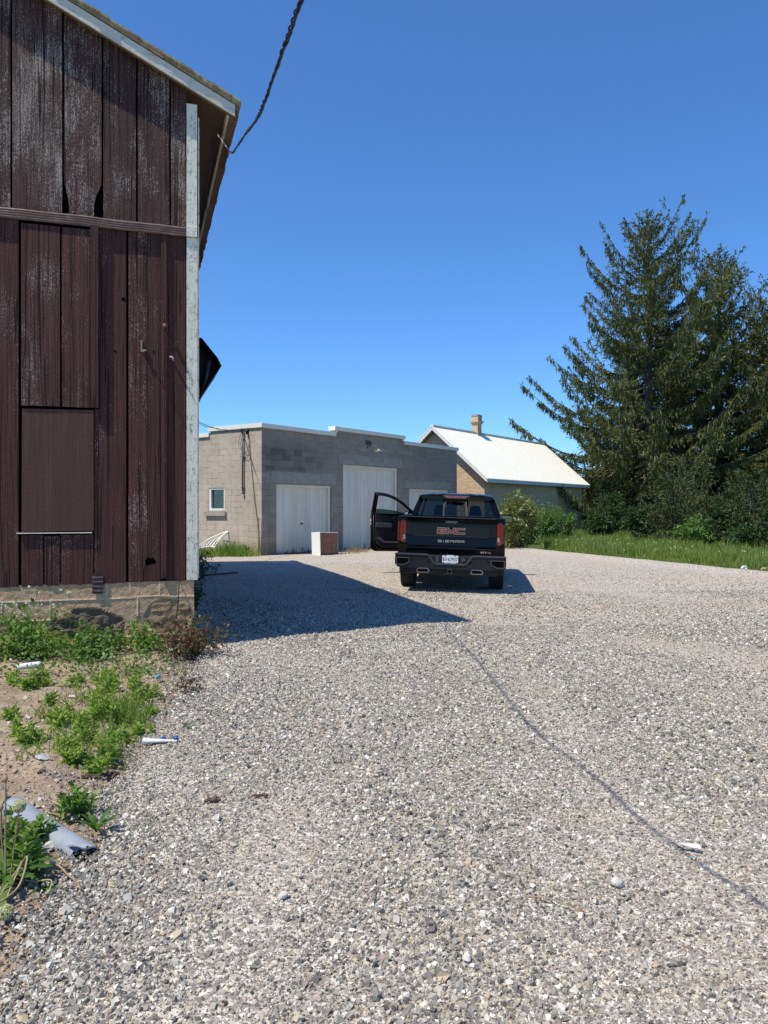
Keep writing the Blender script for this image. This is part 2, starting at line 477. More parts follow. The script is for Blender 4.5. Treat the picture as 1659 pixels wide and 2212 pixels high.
def make_shingle():
    m = Mat('old_shingle'); v = m.co()
    n = m.noise(v, 9.0, 6, .7); n2 = m.noise(v, 2.2, 4)
    c = m.ramp(n, [(.28, (.10, .075, .05)), (.5, (.36, .30, .19)), (.72, (.58, .52, .38))])
    c = m.mix(m.ramp(n2, [(.5, 0.0), (.7, .7)]), c, (.42, .20, .08))
    return m.pbr(c, .9, m.bump(n, .8, .02), .2)

def make_planks(name, c0, c1, rough=.8):
    m = Mat(name); r = m.rand(); v = m.co(scale=(1, 1, 1))
    c = m.mix(m.ramp(r, [(0, 0.0), (1, 1.0)]), c0, c1)
    c = m.mix(1.0, c, m.ramp(m.noise(v, 30.0, 4), [(.3, .7), (.7, 1.2)]), 'MULTIPLY')
    return m.pbr(c, rough, None, .3)

def make_doorboards():
    m = Mat('white_door_boards'); v = m.co(); r = m.rand()
    g = m.noise(m.co(scale=(1, 1, .08)), 60.0, 5, .7)
    z = m.n('SeparateXYZ', {0: v}).outputs[2]
    low = m.ramp(z, [(.02, .24), (.30, .06), (.7, 0.0)])
    f = m.noise(m.co(scale=(1, 1, .22)), 14.0, 6, .75)
    k = m.ramp(m.math('ADD', f, low), [(.70, 0.0), (.78, .9)])
    base = m.mix(m.ramp(r, [(0, 0.0), (1, 1.0)]), (.76, .68, .53), (.84, .77, .63))
    base = m.mix(1.0, base, m.ramp(m.noise(m.co(scale=(2, 2, .5)), 1.6, 5, .6), [(.3, .86), (.7, 1.05)]), 'MULTIPLY')
    c = m.mix(k, base, (.13, .12, .11))
    return m.pbr(c, .6, m.bump(g, .4, .004), .35)

def make_glass(name, tint, gloss=1.0):
    m = Mat(name)
    t = m.n('BsdfTransparent', {'Color': tint})
    g = m.n('BsdfGlossy', {'Color': (1, 1, 1), 'Roughness': .02})
    lw = m.n('Fresnel', {'IOR': 1.5})
    x = m.n('MixShader', {0: m.math('MULTIPLY', lw.outputs[0], gloss), 1: t.outputs[0], 2: g.outputs[0]})
    m.nt.links.new(x.outputs[0], m.out.inputs[0])
    return m.mat

def make_bark():
    m = Mat('spruce_bark'); v = m.co(scale=(1, 1, .25))
    n = m.noise(v, 12.0, 6, .7)
    return m.pbr(m.ramp(n, [(.3, (.05, .04, .033)), (.7, (.17, .14, .12))]), .95, m.bump(n, .8, .03), .2)

def make_rustpanel():
    m = Mat('rusted_brown_panel'); v = m.co()
    n = m.noise(v, 5.0, 6, .7); d = m.noise(m.co(scale=(5, 5, .5)), 3.0, 4)
    c = m.ramp(n, [(.3, (.20, .085, .05)), (.6, (.30, .145, .09)), (.85, (.38, .22, .15))])
    c = m.mix(m.ramp(d, [(.55, 0.0), (.7, .6)]), c, (.11, .05, .035))
    return m.pbr(c, .8, m.bump(n, .4, .01), .3)

def make_whiterust():
    m = Mat('chipped_white_enamel'); v = m.co()
    n = m.noise(v, 6.0, 7, .75)
    c = m.mix(m.ramp(n, [(.62, 0.0), (.72, .9)]), (.78, .78, .76), (.34, .16, .08))
    return m.pbr(c, .4, None, .5)

def make_tyre():
    m = Mat('tyre_rubber'); n = m.noise(m.co(), 20.0, 5)
    return m.pbr(m.ramp(n, [(.3, (.018, .018, .018)), (.7, (.045, .043, .04))]), .85, None, .3)

GRAVEL = make_gravel(); SOIL = make_soil(); TURF = make_turf()
STONE = make_stone('crushed_stone', STONES); SOILSTONE = make_stone('soil_pebbles', SOILSTONES)
BARNUP = make_barnwood('weathered_barn_boards', (.072, .033, .026), .044)
BARNLOW = make_barnwood('painted_barn_boards', (.078, .031, .024), .008)
PLY = make_barnwood('painted_plywood', (.082, .043, .033), -.07, 'z', False)
TRIM = make_peel_white('peeling_white_trim', (.88, .82, .66), .09, 'z', (.34, .29, .22))
FASCIA = make_peel_white('weathered_fascia_paint', (.68, .64, .53), .07, 'x', (.30, .26, .20))
FOUND = make_foundation(); FLASH = make_striped(); SHINGLE = make_shingle()
SOFFIT = make_planks('soffit_boards', (.11, .06, .05), (.22, .16, .12))
INSIDE = plain('dark_interior', (.006, .005, .005), 1.0, 0.0)
BLACKTIN = plain('blackened_sheet_metal', (.012, .011, .011), .55, .4, var=.4, scale=6)
RUST = plain('rusty_iron', (.16, .075, .04), .85, .3, var=.45, scale=30, bump=.4)
BLOCK = make_block(); BRICK = make_brick(); DOORW = make_doorboards()
CONC = plain('lintel_concrete', (.33, .305, .255), .93, .2, var=.22, scale=5, bump=.4)
WTRIM = make_peel_white('white_window_paint', (.78, .77, .73), -.06)
CREAM = plain('cream_metal_cap', (.80, .76, .65), .5, .4, var=.06, scale=2)
ROOFW = plain('cream_roof_metal', (.88, .835, .71), .5, .4, var=.02, scale=.8)
GALV = plain('galvanised_pipe', (.13, .12, .115), .6, .5, metal=.4, var=.25)
BLACKCABLE = plain('black_cable', (.014, .014, .016), .5, .5)
BARECABLE = plain('bare_aluminium_wire', (.42, .42, .43), .45, .5, metal=.6)
GREENLAMP = plain('green_enamel_shade', (.16, .22, .14), .4, .5, var=.2)
PAINT = plain('black_car_paint', (.0035, .0035, .004), .06, .22)
PLASTIC = plain('black_plastic', (.010, .010, .0105), .5, .4, var=.15, scale=60)
SATIN = plain('dark_satin_trim', (.11, .11, .115), .30, .6, metal=.7)
CHROME = plain('chrome', (.62, .62, .64), .12, .5, metal=1.0)
TYRE = make_tyre()
REDLENS = plain('red_lens', (.20, .005, .007), .12, .6, coat=1.0)
DARKRED = plain('dark_red_lens', (.075, .004, .006), .12, .6, coat=1.0)
CLEARLENS = plain('clear_lens', (.36, .31, .30), .2, .6, coat=1.0)
REDBADGE = plain('red_badge', (.20, .010, .014), .3, .5, coat=.5)
PLATEW = plain('plate_white', (.74, .76, .78), .4, .4)
PLATETXT = plain('plate_blue_black', (.015, .02, .04), .5, .4)
TINT = make_glass('tinted_glass', (.105, .12, .12))
CLEARG = make_glass('clear_glass', (.78, .84, .80))
GREENG = make_glass('green_edge_glass', (.10, .20, .14), .6)
LEATHER = plain('dark_seat_cloth', (.02, .02, .021), .7, .3)
GREYTRIM = plain('grey_door_trim', (.055, .055, .058), .6, .4)
MIRRORG = plain('mirror_glass', (.5, .5, .5), .03, .5, metal=1.0)
BARK = make_bark()
NEEDLE = leaf_mat('spruce_needles', [(.050, .076, .026), (.110, .130, .032), (.165, .165, .038), (.070, .100, .034), (.120, .105, .034), (.062, .095, .046)], .12, .6)
NEEDLE2 = leaf_mat('spruce_needles_olive', [(.062, .086, .025), (.155, .160, .036), (.120, .134, .032), (.062, .090, .034), (.150, .128, .038)], .12, .6)
NEEDLE3 = leaf_mat('young_spruce_needles', [(.030, .050, .018), (.055, .078, .022), (.085, .105, .028), (.040, .062, .022)], .12, .6)
CONE = leaf_mat('spruce_cones', [(.10, .055, .03), (.15, .085, .045)], .0, .7)
BUSHLEAF = leaf_mat('bush_leaves', [(.09, .115, .025), (.15, .175, .04), (.20, .215, .06), (.11, .135, .03)], .25)
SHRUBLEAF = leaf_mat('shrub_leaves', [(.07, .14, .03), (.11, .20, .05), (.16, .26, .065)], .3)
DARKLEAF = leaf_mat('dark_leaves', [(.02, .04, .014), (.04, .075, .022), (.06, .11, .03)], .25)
GRASS = leaf_mat('grass_blades', [(.10, .17, .025), (.15, .23, .04), (.21, .29, .055), (.32, .30, .12), (.13, .24, .045)], .3)
WEED = leaf_mat('weed_leaves', [(.08, .16, .03), (.12, .21, .04), (.17, .27, .06), (.23, .32, .08)], .3)
CLOVER = leaf_mat('clover_leaves', [(.075, .15, .035), (.12, .21, .05), (.18, .27, .075)], .3)
LANCE = leaf_mat('lance_leaves', [(.14, .22, .035), (.21, .31, .05), (.30, .38, .085)], .35)
DANDLEAF = leaf_mat('dandelion_leaves', [(.045, .11, .02), (.085, .17, .035), (.14, .21, .05)], .3)
ROSELEAF = leaf_mat('rose_leaves', [(.05, .085, .03), (.09, .13, .045), (.12, .06, .04), (.16, .05, .045), (.07, .11, .035)], .25)
PETAL = leaf_mat('white_petals', [(.72, .72, .66), (.80, .80, .76)], .3)
PUFF = leaf_mat('seed_fluff', [(.55, .52, .42), (.66, .63, .54)], .4)
DRYSTEM = leaf_mat('dry_stems', [(.30, .20, .13), (.42, .30, .20), (.28, .16, .12)], .2)
TWIG = plain('twig_bark', (.10, .075, .055), .9, .2, var=.35, scale=20)
STEMG = plain('green_stem', (.20, .22, .08), .6, .3, var=.3)
LITTERW = plain('white_litter', (.66, .66, .63), .5, .4, var=.1)
LITTERB = plain('blue_litter', (.015, .08, .42), .4, .5)
PVC = plain('pale_grey_plastic', (.27, .30, .335), .42, .5, var=.22, scale=9)
ROCKW = plain('white_limestone', (.56, .52, .45), .9, .2, var=.3, scale=25, bump=.6)
ROCKG = plain('grey_rock', (.36, .37, .36), .9, .2, var=.2, scale=25, bump=.5)
ROCKT = plain('tan_rock', (.44, .32, .20), .9, .2, var=.2, scale=25, bump=.5)
WOOD = plain('broken_grey_wood', (.12, .085, .065), .9, .2, var=.4, scale=40, bump=.6)
BENCHW = make_peel_white('bench_paint', (.74, .75, .72), .02)

# ------------------------------------------------------------------ ground
XL = np.array([(-8, -1.0), (2.2, -1.25), (2.65, -1.32), (3.1, -1.29), (3.78, -1.42), (4.55, -1.6), (4.9, -1.62), (5.73, -1.74), (6.9, -1.72), (7.9, -1.95), (8.74, -2.12), (8.95, -2.3), (14, -4.0), (21, -6.3), (24, -7.5), (27, -8.5), (40, -9)])
XR = np.array([(-8, 14), (8, 12.5), (13, 11.0), (18.5, 9.25), (20.5, 8.62), (22.7, 7.85), (25.5, 6.75), (28.0, 5.85), (29.6, 5.0), (33, 4.7), (38, 4.9)])
def xl(y): return np.interp(y, XL[:, 0], XL[:, 1])
def xr(y): return np.interp(y, XR[:, 0], XR[:, 1]) + 0.5 * fbm(np.asarray(y) * 1.1, np.asarray(y) * 0 + 3, 31, 3)

def HH(x, y):
    x = np.asarray(x, float); y = np.asarray(y, float)
    h = 0.05 * fbm(x * 0.45, y * 0.45, 3, 3) + 0.02 * fbm(x * 1.7, y * 1.7, 9, 3)
    h = h * (1 - 0.6 * np.exp(-(((x + 2.0) / 1.2) ** 2 + ((y - 8.9) / 1.0) ** 2)))
    g = np.exp(-(((x - 1.6) / 3.2) ** 2 + ((y - 17.0) / 4.5) ** 2))
    h = h * (1 - g) - math.tan(R(1.7)) * ((x - 1.21) * .9914 - (y - 14.3) * .1305) * g
    edge = np.interp(y, XR[:, 0], XR[:, 1])
    h = h + 0.09 * np.exp(-((x - edge + 0.45) / 0.45) ** 2) * smooth(12, 16, y)
    return h

bm = MB()
bm.quad((-700, -200, -.32), (900, -200, -.32), (900, 1500, -.32), (-700, 1500, -.32))
setprops(bm.build('ground', TURF), kind='structure')

# turf apron near the lot follows the lot surface, just under it
ys = np.concatenate([np.arange(-8, 12, .5), np.arange(12, 60, 1.0)])
xs = np.arange(-22, 40, 1.0)
YY, XX = np.meshgrid(ys, xs, indexing='ij')
edge = np.interp(YY, XR[:, 0], XR[:, 1])
ZZ = -0.09 + 0.07 * smooth(0.0, 1.2, XX - edge) + 0.10 * fbm(XX * .5, YY * .5, 17, 3) * smooth(0.2, 1.5, XX - edge)
V = np.stack([XX, YY, ZZ], -1).reshape(-1, 3)
ny, nx = XX.shape
idx = np.arange(ny * nx).reshape(ny, nx)
Fq = np.stack([idx[:-1, :-1], idx[:-1, 1:], idx[1:, 1:], idx[1:, :-1]], -1).reshape(-1, 4)
setprops(link_mesh('turf_ground', np_mesh('turf_ground', V, Fq), TURF, smooth_shade=True), kind='structure')

ys = np.concatenate([np.arange(-8, 2, .5), np.arange(2, 13, .10), np.arange(13, 38.1, .25)])
T = np.linspace(0, 1, 130)
YY, TT = np.meshgrid(ys, T, indexing='ij')
XX = xl(YY) + (xr(YY) - xl(YY)) * TT
ZZ = HH(XX, YY)
ZZ[:, 0] -= .06; ZZ[:, -1] -= .10
V = np.stack([XX, YY, ZZ], -1).reshape(-1, 3)
ny, nx = XX.shape
idx = np.arange(ny * nx).reshape(ny, nx)
Fq = np.stack([idx[:-1, :-1], idx[:-1, 1:], idx[1:, 1:], idx[1:, :-1]], -1).reshape(-1, 4)
setprops(link_mesh('gravel_lot', np_mesh('gravel_lot', V, Fq), GRAVEL, smooth_shade=True), kind='structure')

def SH(x, y):
    """bare soil height"""
    x = np.asarray(x, float); y = np.asarray(y, float)
    d = xl(y) - x
    s = smooth(-.1, .5, d)
    h = HH(x, y) - .05 + s * (.05 + .05 * smooth(0, 2.5, d) + .16 * np.abs(fbm(x * 1.6, y * 1.6, 41, 4)) + .05 * fbm(x * 7, y * 7, 44, 3))
    return h
ys = np.concatenate([np.arange(-8, 2, .3), np.arange(2, 9.4, .045)])
T = np.concatenate([np.linspace(-.35, 3.2, 90), np.linspace(3.35, 9, 24)])
YY, TT = np.meshgrid(ys, T, indexing='ij')
XX = xl(YY) - TT
ZZ = SH(XX, YY)
V = np.stack([XX, YY, ZZ], -1).reshape(-1, 3)
ny, nx = XX.shape
idx = np.arange(ny * nx).reshape(ny, nx)
Fq = np.stack([idx[:-1, 1:], idx[:-1, :-1], idx[1:, :-1], idx[1:, 1:]], -1).reshape(-1, 4)
setprops(link_mesh('soil_bank', np_mesh('soil_bank', V, Fq), SOIL, smooth_shade=True), kind='structure')

# ------------------------------------------------------------------ loose stone
def stones(name, P, S, mat, flat=.72, rg=rng):
    n = len(P)
    cube = np.array([(-1,-1,-1),(1,-1,-1),(1,1,-1),(-1,1,-1),(-1,-1,1),(1,-1,1),(1,1,1),(-1,1,1)], float) * .62
    Vt = cube[None] + rg.uniform(-.34, .34, (n, 8, 3))
    Vt[:, 4:, :2] *= rg.uniform(.45, 1.0, (n, 1, 1))
    ax = rg.uniform(.65, 1.35, (n, 1, 3)); ax[:, :, 2] *= flat
    Vt = Vt * ax * S[:, None, None]
    q = rg.normal(size=(n, 4)); q[:, 1:3] *= .35; q /= np.linalg.norm(q, axis=1, keepdims=True)
    w, x, y, z = q.T
    Rm = np.stack([np.stack([1-2*(y*y+z*z), 2*(x*y-z*w), 2*(x*z+y*w)], -1), np.stack([2*(x*y+z*w), 1-2*(x*x+z*z), 2*(y*z-x*w)], -1), np.stack([2*(x*z-y*w), 2*(y*z+x*w), 1-2*(x*x+y*y)], -1)], 1)
    Vt = np.einsum('nij,nkj->nki', Rm, Vt) + P[:, None, :]
    f = np.array([(3,2,1,0),(4,5,6,7),(0,1,5,4),(1,2,6,5),(2,3,7,6),(3,0,4,7)])
    Fq = (np.arange(n)[:, None, None] * 8 + f[None]).reshape(-1, 4)
    return link_mesh(name, np_mesh(name, Vt.reshape(-1, 3), Fq, flat=True), mat)

def scatter(y0, y1, dens, margin=1.9):
    A = (y1 - y0) * ((y0 + y1) / 2 * 1.04 + 2 * margin)
    n = int(A * dens)
    u = rng.random(n * 2)
    y = y0 + (y1 - y0) * u
    x = rng.uniform(-1, 1, n * 2) * (y1 * .52 + margin)
    over = (np.abs(x) - y * .50 - .3) / margin
    k = (over < 1) & (rng.random(n * 2) < 1.05 - .85 * np.clip(over, 0, 1))
    full = (y1 - y0) * ((y0 + y1) / 2 * 1.04 + 2 * margin)
    keep_n = int(k.sum() * dens * (y1 - y0) * 2 * (y1 * .52 + margin) / (n * 2))
    return x[k][:keep_n], y[k][:keep_n]
Px = []; Py = []; Sz = []
for y0, y1, dens, med in ((1.6, 3.4, 14500, .0046), (3.4, 5.2, 12000, .0049), (5.2, 7.5, 8500, .0054), (7.5, 10.5, 4300, .0064), (10.5, 15.0, 1200, .0080), (15.0, 22.0, 260, .0095)):
    x, y = scatter(y0, y1, dens)
    sz = med * np.exp(rng.normal(0, .46, len(x)))
    sz = np.clip(sz, .0020, .017)
    if y1 > 10: sz *= 1 - .5 * smooth(9, 22, y)
    d = x - xl(y) + .35 * fbm(x * 3, y * 3, 77, 3)
    drift = fbm(x * .8 + y * .5, y * .35, 55, 3)       # worn lanes hold finer stuff
    sz *= np.clip(1.05 + 1.5 * drift, .6, 1.5)
    keep = (d > -.02) | (rng.random(len(x)) < .22 * np.exp(d * 4))
    keep &= ~((y > 8.86) & (x < xl(y) + .12))
    path = .1 + .09 * (y - 2) + .10 * np.sin(y * .35)          # worn wheel tracks up to the pickup
    lane = (np.exp(-((x - path - .80) / .26) ** 2) + np.exp(-((x - path + .78) / .26) ** 2)) * np.clip(.55 + 2.2 * fbm(x * 1.1, y * .5, 88, 3), 0, 1)
    sz *= 1 - .38 * lane
    keep &= rng.random(len(x)) < np.clip(1.0 + 1.4 * drift, .35, 1) * (1 - .50 * lane)
    Px.append(x[keep]); Py.append(y[keep]); Sz.append(sz[keep])
Px = np.concatenate(Px); Py = np.concatenate(Py); Sz = np.concatenate(Sz)
Pz = np.maximum(HH(Px, Py), np.where(Px < xl(Py), SH(Px, Py), -9)) + Sz * rng.uniform(-.1, .45, len(Px))
setprops(stones('gravel_stones', np.stack([Px, Py, Pz], 1), Sz, STONE), kind='stuff')
n = 16000
y = rng.uniform(2.0, 8.7, n); x = xl(y) - rng.exponential(.9, n) + .1
k = x > -5
x = x[k]; y = y[k]
sz = np.clip(.006 * np.exp(rng.normal(0, .6, len(x))), .002, .03)
setprops(stones('soil_pebbles', np.stack([x, y, SH(x, y) + sz * .2], 1), sz, SOILSTONE), kind='stuff')

# ------------------------------------------------------------------ barn
BA = R(17.6)
barn = empty('timber_barn', (-2.14, 8.85, 0), BA, 'old barn with dark red-brown boards, white corner trim and a rough stone foundation', 'barn')
EX, EZT, SL = .46, 6.28, .475           # eave tip, its height, roof pitch
def ztop(x): return EZT + SL * (EX - x)
XRG = -3.6
def wobble(x0, x1, z0, amp, n=7):
    return [(x0 + (x1 - x0) * i / n, z0 + random.uniform(-amp, amp)) for i in range(n + 1)]
up = MB()
edges = [-7.1, -6.7, -6.25, -5.85, -5.4, -5.05, -4.6, -4.2, -3.7, -3.3, -2.8, -2.42, -1.955, -1.44, -1.035, -.67, -.31, -.12]
def barn_top(x): return ztop(x) - .17 if x > XRG else ztop(2 * XRG - x) - .17
for i in range(len(edges) - 1):
    a, b = edges[i] + .010, edges[i + 1] - .010
    yf = random.uniform(-.004, .005)
    if abs(edges[i] + 1.44) < .01:      # the wasted board between the two black gaps
        poly = [(a, barn_top(a)), (a, 5.22), (a + .008, 5.12), (a + .035, 5.02), (a + .05, 4.93), (a + .05, 4.82), (a + .075, 4.80), (a + .10, 4.84), (a + .14, 4.80), (a + .2, 4.79), (a + .26, 4.74), (b - .09, 4.77), (b - .075, 4.84), (b - .08, 4.94), (b - .06, 5.04), (b - .02, 5.13), (b, 5.2), (b, barn_top(b))]
    else:
        poly = [(a, barn_top(a))] + wobble(a, b, 4.79, .014) + [(b, barn_top(b))]
    mid = [XRG] if a < XRG < b else []
    up.prism(poly, 'y', yf, .026 + yf)
up.build('upper_siding', BARNUP, barn)
lo = MB()
edges = [-7.1, -6.6, -6.2, -5.7, -5.3, -4.85, -4.4, -4.0, -3.55, -3.15, -2.75, -2.3]
for i in range(len(edges) - 1):
    a, b = edges[i] + .008, edges[i + 1] - .008
    lo.prism([(a, 4.72)] + wobble(a, b, .755, .01) + [(b, 4.72)], 'y', 0, .026)
for a, b, yf, z0, z1 in ((-2.292, -1.885, -.001, .745, 4.72), (-1.855, -1.470, -.024, 2.70, 4.66), (-1.450, -1.165, -.022, 2.70, 4.66), (-1.16, -1.075, -.046, 2.70, 4.70),
                         (-1.07, -.785, .0, .755, 4.72), (-.760, -.415, -.003, .76, 4.72), (-.412, -.350, -.026, .79, 4.71), (-.346, -.14, .001, .765, 4.72),
                         (-1.119, -1.071, .006, .755, 2.69), (-1.855, -1.64, .0, .745, 1.30), (-1.625, -1.475, -.004, .75, 1.29), (-1.465, -1.13, .002, .755, 1.30)):
    if abs(a + .76) < .001:            # board with the rotted hole: two pieces and a stub round it
        lo.prism([(a, z1)] + [(a, .76)] + wobble(a, -.60, .76, .01, 4) + [(-.60, .90), (-.575, .955), (-.585, 1.0), (-.56, 1.03), (-.56, z1)], 'y', yf, yf + .026)
        lo.prism([(-.558, z1), (-.558, 1.035), (-.545, 1.045), (-.52, 1.02), (-.505, 1.04), (-.48, 1.015), (-.465, .98), (-.475, .955), (-.50, .96), (-.53, .945), (-.56, .95), (-.598, .90), (-.598, .765), (-.42, .77), (b, z1)], 'y', yf + .002, yf + .028)
    else:
        lo.prism([(a, z1)] + wobble(a, b, z0, .009 if z0 < 1 else .004) + [(b, z1)], 'y', yf, yf + .026 if yf > -.01 else .0)
lo.build('lower_siding', BARNLOW, barn)
bk = MB(); bk.box(-7.05, -.05, .06, .08, .7, 6.2); bk.prism([(-7.05, 6.2), (-.05, 6.2), (XRG, ztop(XRG) - .25)], 'y', .06, .08)
bk.build('backing', INSIDE, barn)
# plywood over the old opening with its ledge
pl = MB(); pl.prism([(-1.852, 1.335), (-1.125, 1.345), (-1.128, 2.675), (-1.848, 2.665)], 'y', -.012, .02)
pl.build('boarded_hatch', PLY, barn)
pl = MB(); pl.box(-1.90, -1.14, -.026, .0, 1.316, 1.326); pl.build('hatch_ledge', TRIM, barn)
# corrugated flashing band
fl = MB()
n = 46
for k in range(4):
    z0 = 4.70 + k * .025
    xs_ = np.linspace(-7.1, -.133, n)
    dz = [.006 * math.sin(x * 3.1) + .004 * math.sin(x * 9.0) for x in xs_]
    for i in range(n - 1):
        a, b = xs_[i], xs_[i + 1]
        fl.add([(a, -.032, z0 + dz[i]), (b, -.032, z0 + dz[i+1]), (b, -.043, z0 + .012 + dz[i+1]), (a, -.043, z0 + .012 + dz[i])], [(0, 1, 2, 3)])
        fl.add([(a, -.043, z0 + .012 + dz[i]), (b, -.043, z0 + .012 + dz[i+1]), (b, -.032, z0 + .025 + dz[i+1]), (a, -.032, z0 + .025 + dz[i])], [(0, 1, 2, 3)])
fl.box(-7.1, -.133, -.031, -.001, 4.697, 4.803)
fl.build('flashing_band', FLASH, barn)
ct = MB()
ct.box(-.128, -.006, -.022, .03, .768, 4.688); ct.box(-.128, -.012, -.022, .03, 4.806, 6.22); ct.box(-.131, -.014, -.046, .0, 4.695, 4.802)
ct.box(.0, .012, -.010, .10, 4.86, 6.08); ct.box(-.002, .010, -.008, .10, .79, 4.83)
ct.build('corner_board', TRIM, barn)
sw = MB()
yy = .13
while yy < 12.5:
    w = random.uniform(.28, .42); sw.box(-.03, random.uniform(-.006, .0), yy + .006, yy + w - .006, .74, 6.2); yy += w
sw.box(-.08, -.06, .05, 12.6, .74, 6.2)
sw.box(-7.1, -7.06, .03, 12.6, .74, 6.2); sw.box(-7.05, -.08, 12.55, 12.6, .74, 6.2)
sw.build('side_wall', BARNLOW, barn)
# foundation: parged face scored like block, broken away over rough stone
gx = np.arange(-7.1, -.035, .014); gz = np.arange(-.12, .765, .014)
GX, GZ = np.meshgrid(gx, gz, indexing='ij')
wob = fbm(GX * 3.2, GZ * 3.2, 61, 4)
def blob(cx, cz, rx, rz, k=.45):
    e = ((GX - cx) / rx) ** 2 + ((GZ - cz) / rz) ** 2
    return smooth(1.12, .88, e + k * 2.4 * wob)
dark = np.maximum.reduce([blob(-1.16, .28, .40, .19), blob(-2.75, .3, .45, .2), blob(-4.6, .28, .6, .18)])
och = np.maximum.reduce([blob(-.34, .36, .27, .20, .3), blob(-3.6, .34, .3, .2), blob(-.25, .08, .3, .09, .5) * .6, blob(-1.9, .06, .4, .08) * .7])
rid = np.zeros_like(GX)
def hline(z, x0, x1, w=.008):
    global rid
    rid = np.maximum(rid, np.exp(-((GZ - z - .012 * fbm(GX * 2, GX * 0, 5, 2)) / w) ** 2) * ((GX > x0) & (GX < x1)))
def vline(x, z0, z1, w=.008):
    global rid
    rid = np.maximum(rid, np.exp(-((GX - x - .01 * fbm(GZ * 3, GZ * 0, 6, 2)) / w) ** 2) * ((GZ > z0) & (GZ < z1)))
hline(.585, -7.1, -.04); hline(.37, -7.1, -1.56); hline(.145, -1.4, -.04); hline(.16, -7.1, -2)
for x in (-1.72, -.42, -2.3, -3.1, -3.9, -4.7, -5.6, -1.0): vline(x, .585, .78)
for x in (-1.565, -.66, -2.05, -3.2, -5.0): vline(x, .37, .585)
for x in (-1.87, -2.5, -4.1): vline(x, .05, .37)
rid *= (1 - dark) * (1 - och)
rough = fbm(GX * 11, GZ * 16, 71, 5)
ridged = np.abs(fbm(GX * 7, GZ * 12, 72, 4))
crack = smooth(.02, .0, np.abs(np.maximum(dark, och) - .5) * .25) 
YD = .008 + dark * (.020 + .075 * (.25 - ridged) * -1 + .05 * rough) + och * (.006 + .03 * rough) + (1 - dark) * (1 - och) * .008 * fbm(GX * 20, GZ * 20, 73, 4) - rid * .007 + crack * .016 + .012 * fbm(GX * 1.5, GZ * 1.5, 74, 3)
YD += .03 * smooth(.12, .0, GZ) * -1
V = np.stack([GX, YD, GZ], -1).reshape(-1, 3)
nx, nz = GX.shape
idx = np.arange(nx * nz).reshape(nx, nz)
Fq = np.stack([idx[:-1, :-1], idx[1:, :-1], idx[1:, 1:], idx[:-1, 1:]], -1).reshape(-1, 4)
bx = np.array([(-7.1, .09, -.12), (-.04, .09, -.12), (-.04, 12.6, -.12), (-7.1, 12.6, -.12), (-7.1, .09, .74), (-.04, .09, .74), (-.04, 12.6, .74), (-7.1, 12.6, .74)])
bf = np.array([(0,1,5,4),(1,2,6,5),(2,3,7,6),(3,0,4,7),(4,5,6,7)]) + len(V)
# return from the face edge to the side wall
e0 = idx[-1, :]; rv = np.stack([np.full(nz, -.041), np.full(nz, .092), gz], 1)
ri = np.arange(nz) + len(V) + 8
rf = np.stack([e0[:-1], ri[:-1], ri[1:], e0[1:]], 1)
top = np.stack([gx, np.full(nx, .092), np.full(nx, .752)], 1)
ti = np.arange(nx) + len(V) + 8 + nz
tf = np.stack([idx[:-1, -1], idx[1:, -1], ti[1:], ti[:-1]], 1)
me = np_mesh('foundation', np.concatenate([V, bx, rv, top]), np.concatenate([Fq, bf, rf, tf]), flat=True)
ca = me.attributes.new('kindmask', 'FLOAT_COLOR', 'POINT')
cc = np.zeros((len(me.vertices), 4), np.float32); cc[:, 3] = 1
cc[:len(V), 0] = np.clip(dark * .95, 0, 1).ravel(); cc[:len(V), 1] = och.ravel(); cc[:len(V), 2] = (rid * .8).ravel()
ca.data.foreach_set('color', cc.ravel())
link_mesh('foundation', me, FOUND, barn, smooth_shade=False)
# roof
def slope_prism(mb, x0, x1, d0, d1, y0, y1, mi=0):
    """piece following the roof slope: from depth d0 to d1 under the top line, both pitches"""
    mb.prism([(x0, ztop(x0) - d0), (x1, ztop(x1) - d0), (x1, ztop(x1) - d1), (x0, ztop(x0) - d1)], 'y', y0, y1, mi)
def mirror_prism(mb, x0, x1, d0, d1, y0, y1):
    m = lambda x: 2 * XRG - x
    mb.prism([(m(x0), ztop(x0) - d0), (m(x1), ztop(x1) - d0), (m(x1), ztop(x1) - d1), (m(x0), ztop(x0) - d1)], 'y', y0, y1)
rf_ = MB()
slope_prism(rf_, EX, XRG, .0, .05, -.12, 12.8); mirror_prism(rf_, EX, XRG, .0, .05, -.12, 12.8)
x = EX + .01
while x > XRG:                         # ragged shingle ends along the rake, two courses deep
    w = random.uniform(.10, .26)
    for c in range(3):
        d = .002 + c * .021
        slope_prism(rf_, x + .002, x - w + .004, d - .012 + random.uniform(-.004, .004), d + .014, -.155 + c * .010 + random.uniform(-.008, .006), -.1)
    x -= w
y = -.1
while y < 12.6:                        # shingle butts hanging past the eave
    w = random.uniform(.12, .28)
    x1 = EX + random.uniform(.0, .022)
    slope_prism(rf_, x1, EX - .2, -.012, .03, y, y + w - .006); y += w
rf_.build('roof', SHINGLE, barn)
fa = MB(); slope_prism(fa, EX - .055, XRG, .072, .20, -.125, -.10); mirror_prism(fa, EX - .055, XRG, .072, .20, -.125, -.10)
fa.build('rake_board', FASCIA, barn)
so = MB()
slope_prism(so, EX - .03, XRG, .051, .071, -.10, 12.7); mirror_prism(so, EX - .03, XRG, .051, .071, -.10, 12.7)
slope_prism(so, EX - .08, XRG, .12, .17, -.099, .0)
y = -.118
while y < 12.5:                        # the brown boards closing the eave from below
    w = random.uniform(.5, 1.6)
    slope_prism(so, EX - .01, EX - .10, .054, .115 + random.uniform(-.004, .004), y, y + w - .008); y += w
